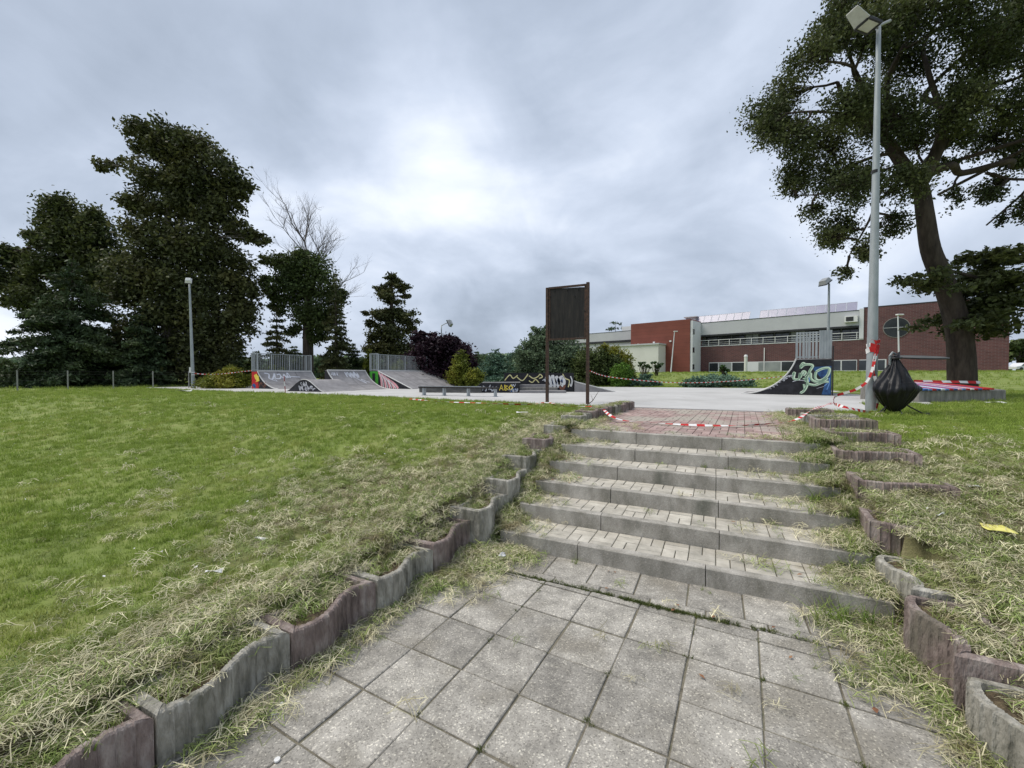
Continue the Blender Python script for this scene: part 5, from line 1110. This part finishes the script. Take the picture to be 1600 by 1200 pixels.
litter('paper_scrap','white plastic scrap in front of the painted bench',gl(1556,632,.04),.34,.2,'paper',-.2,.02,G,seed=7)
litter('paper_scrap','white scrap on the right bank above the yellow packet',gl(1522,769,.045),.08,.03,'paper',-.2,.01,G,seed=8)
litter('paper_scrap','torn pale paper next to the yellow packet',gl(1470,815,.045),.10,.025,'paper',.3,.012,G,seed=9)
cp=at(784,871,.03); mb=MB(); rg=random.Random(3)
ico=[]; 
for j in range(7):
    for i in range(10):
        th=PI*j/6; a=2*PI*i/10; r=.035*(1+rg.uniform(-.4,.4)); ico.append(cp+Vector((r*math.sin(th)*math.cos(a),r*math.sin(th)*math.sin(a),r*math.cos(th)*1.1)))
mb.add(ico,[(j*10+i,j*10+(i+1)%10,(j+1)*10+(i+1)%10,(j+1)*10+i) for j in range(6) for i in range(10)]); tag(mb.build('crumpled_tissue',M['paper'],loc=tuple(cp)),'crumpled white tissue beside the left end of the lowest step','tissue','scraps of white litter by the pavement')
for k_,(px,py,lb) in enumerate(((433,1188,'round white bottle cap near the bottom of the paving'),(440,1101,'small silver foil scrap beside the left planters'),(424,1117,'tiny white cigarette end beside the left planters'))):
    c=at(px,py,.006); mb=MB(); mb.tube([c,c+Vector((0,0,.006)) if k_<2 else c+Vector((.02,.008,0))],.012 if k_<2 else .005,12); tag(mb.build(('bottle_cap','foil_scrap','cigarette_end')[k_],M['paper'],loc=tuple(c)),lb,('bottle cap','foil','cigarette end')[k_])
# twigs & fallen leaves
tw=at(925,632,.90); mb=MB(); mb.tube([tw+Vector((-.18,-.3,.0)),tw+Vector((0,-.1,.1)),tw+Vector((.16,.0,.32))],[.012,.009,.004],5); mb.tube([tw+Vector((0,-.1,.1)),tw+Vector((-.02,0,.22))],[.007,.003],4); tag(mb.build('fallen_twig',M['bark'],loc=tuple(tw)),'forked dark twig lying on the planters by the sign posts','twig')
LC=[];rs=np.random.RandomState(5)
for c,(e,n,re,rn) in ((26,(-1.6,4.5,.12,.3)),(14,(-1.5,5.2,.2,.3)),(10,(0,3.2,1,.3)),(10,(.5,3.9,.4,.6)),(14,(-1.9,2.3,.06,.6)),(10,(-.5,6.5,1,1.5)),(10,(0,2,.8,.8))):
    ee=rs.normal(e,re,c); nn=rs.normal(n,rn,c); LC.append(np.stack([EV.x*ee+NV.x*nn,EV.y*ee+NV.y*nn,surf_z(ee,nn)+.012],1))
P,Q=leafset(np.concatenate(LC),.019,rs,up=4); o=mesh_np('fallen_leaves',P,Q,mat('brown_leaf',[(.12,.05,.03),(.25,.12,.06),(.35,.22,.12)],scale=30,coord='World'),loc=(0,4,0)); tag(o,'small brown dead leaves scattered over steps and paving','fallen leaves',kind='stuff')
# daisies / pale specks in the lawn
x,y=sample(rs,3,18,2.2); k=lawnmask(x,y); x,y=x[k],y[k]; P,Q=leafset(np.stack([x,y,lawn_z(x,y)+.05],1),.013,rs,up=4); o=mesh_np('clover_flowers',P,Q,M['paper'],loc=(0,6,.5)); tag(o,'tiny white clover flowers dotted over the lawn','flowers',kind='stuff')
# parked car far right
c0=Vector((72*(1588-800)/F+1.2,72,0)); c0.z=float(lawn_z(c0.x,c0.y))+.15
car=thing('parked_car',c0,'white car parked in the distance at the right edge beyond the building','car')
pf=[(-2.2,.3),(-2.25,.75),(-1.5,.9),(-.9,1.4),(.7,1.42),(1.5,.92),(2.1,.8),(2.2,.35)]
mb=MB(); mb.prism([c0+Vector((a,-.85,b)) for a,b in pf],(0,1.7,0)); mb.build('body',M['carwhite'],car,bevel=.06)
mb=MB(); mb.prism([c0+Vector((a,-.87,b)) for a,b in ((-1.35,.92),(-.85,1.32),(.65,1.34),(1.3,.94))],(0,1.74,0)); mb.build('window',M['glass'],car)
for a in (-1.4,1.4):
    for s_ in (-.86,.7): mb=MB(); mb.tube([c0+Vector((a,s_,.33)),c0+Vector((a,s_+.16,.33))],.33,16); mb.build('wheel',M['blackmetal'],car)

# ------------------------------------------------------------------ sky, sun, camera
SUN_EL,SUN_AZ=math.radians(58),math.radians(-82)      # azimuth from +Y towards +X
w=bpy.data.worlds.new('World'); sc.world=w; w.use_nodes=True; nt=w.node_tree; N=nt.nodes; L=nt.links; N.clear()
out=N.new('ShaderNodeOutputWorld'); tc=N.new('ShaderNodeTexCoord')
sky=N.new('ShaderNodeTexSky'); sky.sky_type='NISHITA'; sky.sun_disc=False; sky.sun_elevation=SUN_EL; sky.sun_rotation=SUN_AZ; sky.air_density=1.3; sky.dust_density=3
b1=N.new('ShaderNodeBackground'); b1.inputs[1].default_value=.06; L.new(sky.outputs[0],b1.inputs[0])
sep=N.new('ShaderNodeSeparateXYZ'); L.new(tc.outputs['Generated'],sep.inputs[0])
def mth(op,a,b=None,cl=False):
    m=N.new('ShaderNodeMath'); m.operation=op; m.use_clamp=cl
    for i,v in enumerate((a,b)):
        if v is None: continue
        if isinstance(v,(int,float)): m.inputs[i].default_value=v
        else: L.new(v,m.inputs[i])
    return m.outputs[0]
zz=mth('ADD',mth('MAXIMUM',sep.outputs[2],0.0),.42)
cb=N.new('ShaderNodeCombineXYZ'); L.new(mth('DIVIDE',sep.outputs[0],zz),cb.inputs[0]); L.new(mth('DIVIDE',sep.outputs[1],zz),cb.inputs[1]); cb.inputs[2].default_value=CLZ if 'CLZ' in globals() else 3.7
n1=N.new('ShaderNodeTexNoise'); n1.inputs['Scale'].default_value=1.25; n1.inputs['Detail'].default_value=10; n1.inputs['Roughness'].default_value=.5; n1.inputs['Distortion'].default_value=.45; L.new(cb.outputs[0],n1.inputs['Vector'])
def blob(px,py,sharp,amt):
    d=ray(px,py).normalized(); v=N.new('ShaderNodeVectorMath'); v.operation='DOT_PRODUCT'; L.new(tc.outputs['Generated'],v.inputs[0]); v.inputs[1].default_value=d
    return mth('MULTIPLY',mth('POWER',mth('MAXIMUM',v.outputs['Value'],0),sharp),amt)
n2=N.new('ShaderNodeTexNoise'); n2.inputs['Scale'].default_value=3.6; n2.inputs['Detail'].default_value=9; n2.inputs['Roughness'].default_value=.55; n2.inputs['Distortion'].default_value=.5; L.new(cb.outputs[0],n2.inputs['Vector'])
val=mth('ADD',n1.outputs[0],mth('MULTIPLY',mth('SUBTRACT',n2.outputs[0],.5),.34))
for a in ((660,230,110,.07),(745,285,160,.06),(620,150,70,.07),(680,250,45,.13),(1060,170,22,-.15),(945,150,90,.02),(950,330,30,.05),(820,210,90,-.10),(900,240,90,-.06),(250,180,14,-.06),(1020,60,40,.02),(1080,400,90,-.05),(740,410,80,-.06),(1280,240,20,.03),(60,400,25,.08),(480,200,60,-.06),(560,60,60,-.02),(800,560,12,.05)):
    val=mth('ADD',val,blob(*a))
cr=N.new('ShaderNodeValToRGB'); e=cr.color_ramp.elements; e[0].position=.28; e[0].color=(.225,.265,.33,1); e[1].position=.80; e[1].color=(.64,.675,.735,1); q=e.new(.44); q.color=(.305,.352,.432,1); q=e.new(.58); q.color=(.41,.46,.55,1)
L.new(val,cr.inputs[0])
b2=N.new('ShaderNodeBackground'); b2.inputs[1].default_value=1.0; L.new(cr.outputs[0],b2.inputs[0])
mx=N.new('ShaderNodeMixShader'); mx.inputs[0].default_value=.94; L.new(b1.outputs[0],mx.inputs[1]); L.new(b2.outputs[0],mx.inputs[2]); L.new(mx.outputs[0],out.inputs[0])
sl=bpy.data.lights.new('sun','SUN'); sl.energy=1.7; sl.angle=math.radians(35); sl.color=(1,.93,.84); so=bpy.data.objects.new('sun',sl); COL.objects.link(so)
sd=Vector((math.sin(SUN_AZ)*math.cos(SUN_EL),math.cos(SUN_AZ)*math.cos(SUN_EL),math.sin(SUN_EL))); so.rotation_euler=sd.to_track_quat('Z','Y').to_euler()
cam=bpy.data.cameras.new('camera'); co=bpy.data.objects.new('camera',cam); COL.objects.link(co); sc.camera=co
co.location=(0,0,CAMZ); co.rotation_euler=(PI/2+PITCH,0,0); cam.sensor_fit='HORIZONTAL'; cam.sensor_width=36; cam.lens=36*F/1600; cam.clip_end=3000; cam.clip_start=.05
sc.view_settings.view_transform='Standard'; sc.view_settings.look='None'; sc.view_settings.exposure=0.78; sc.view_settings.gamma=1
sc.render.engine='CYCLES'
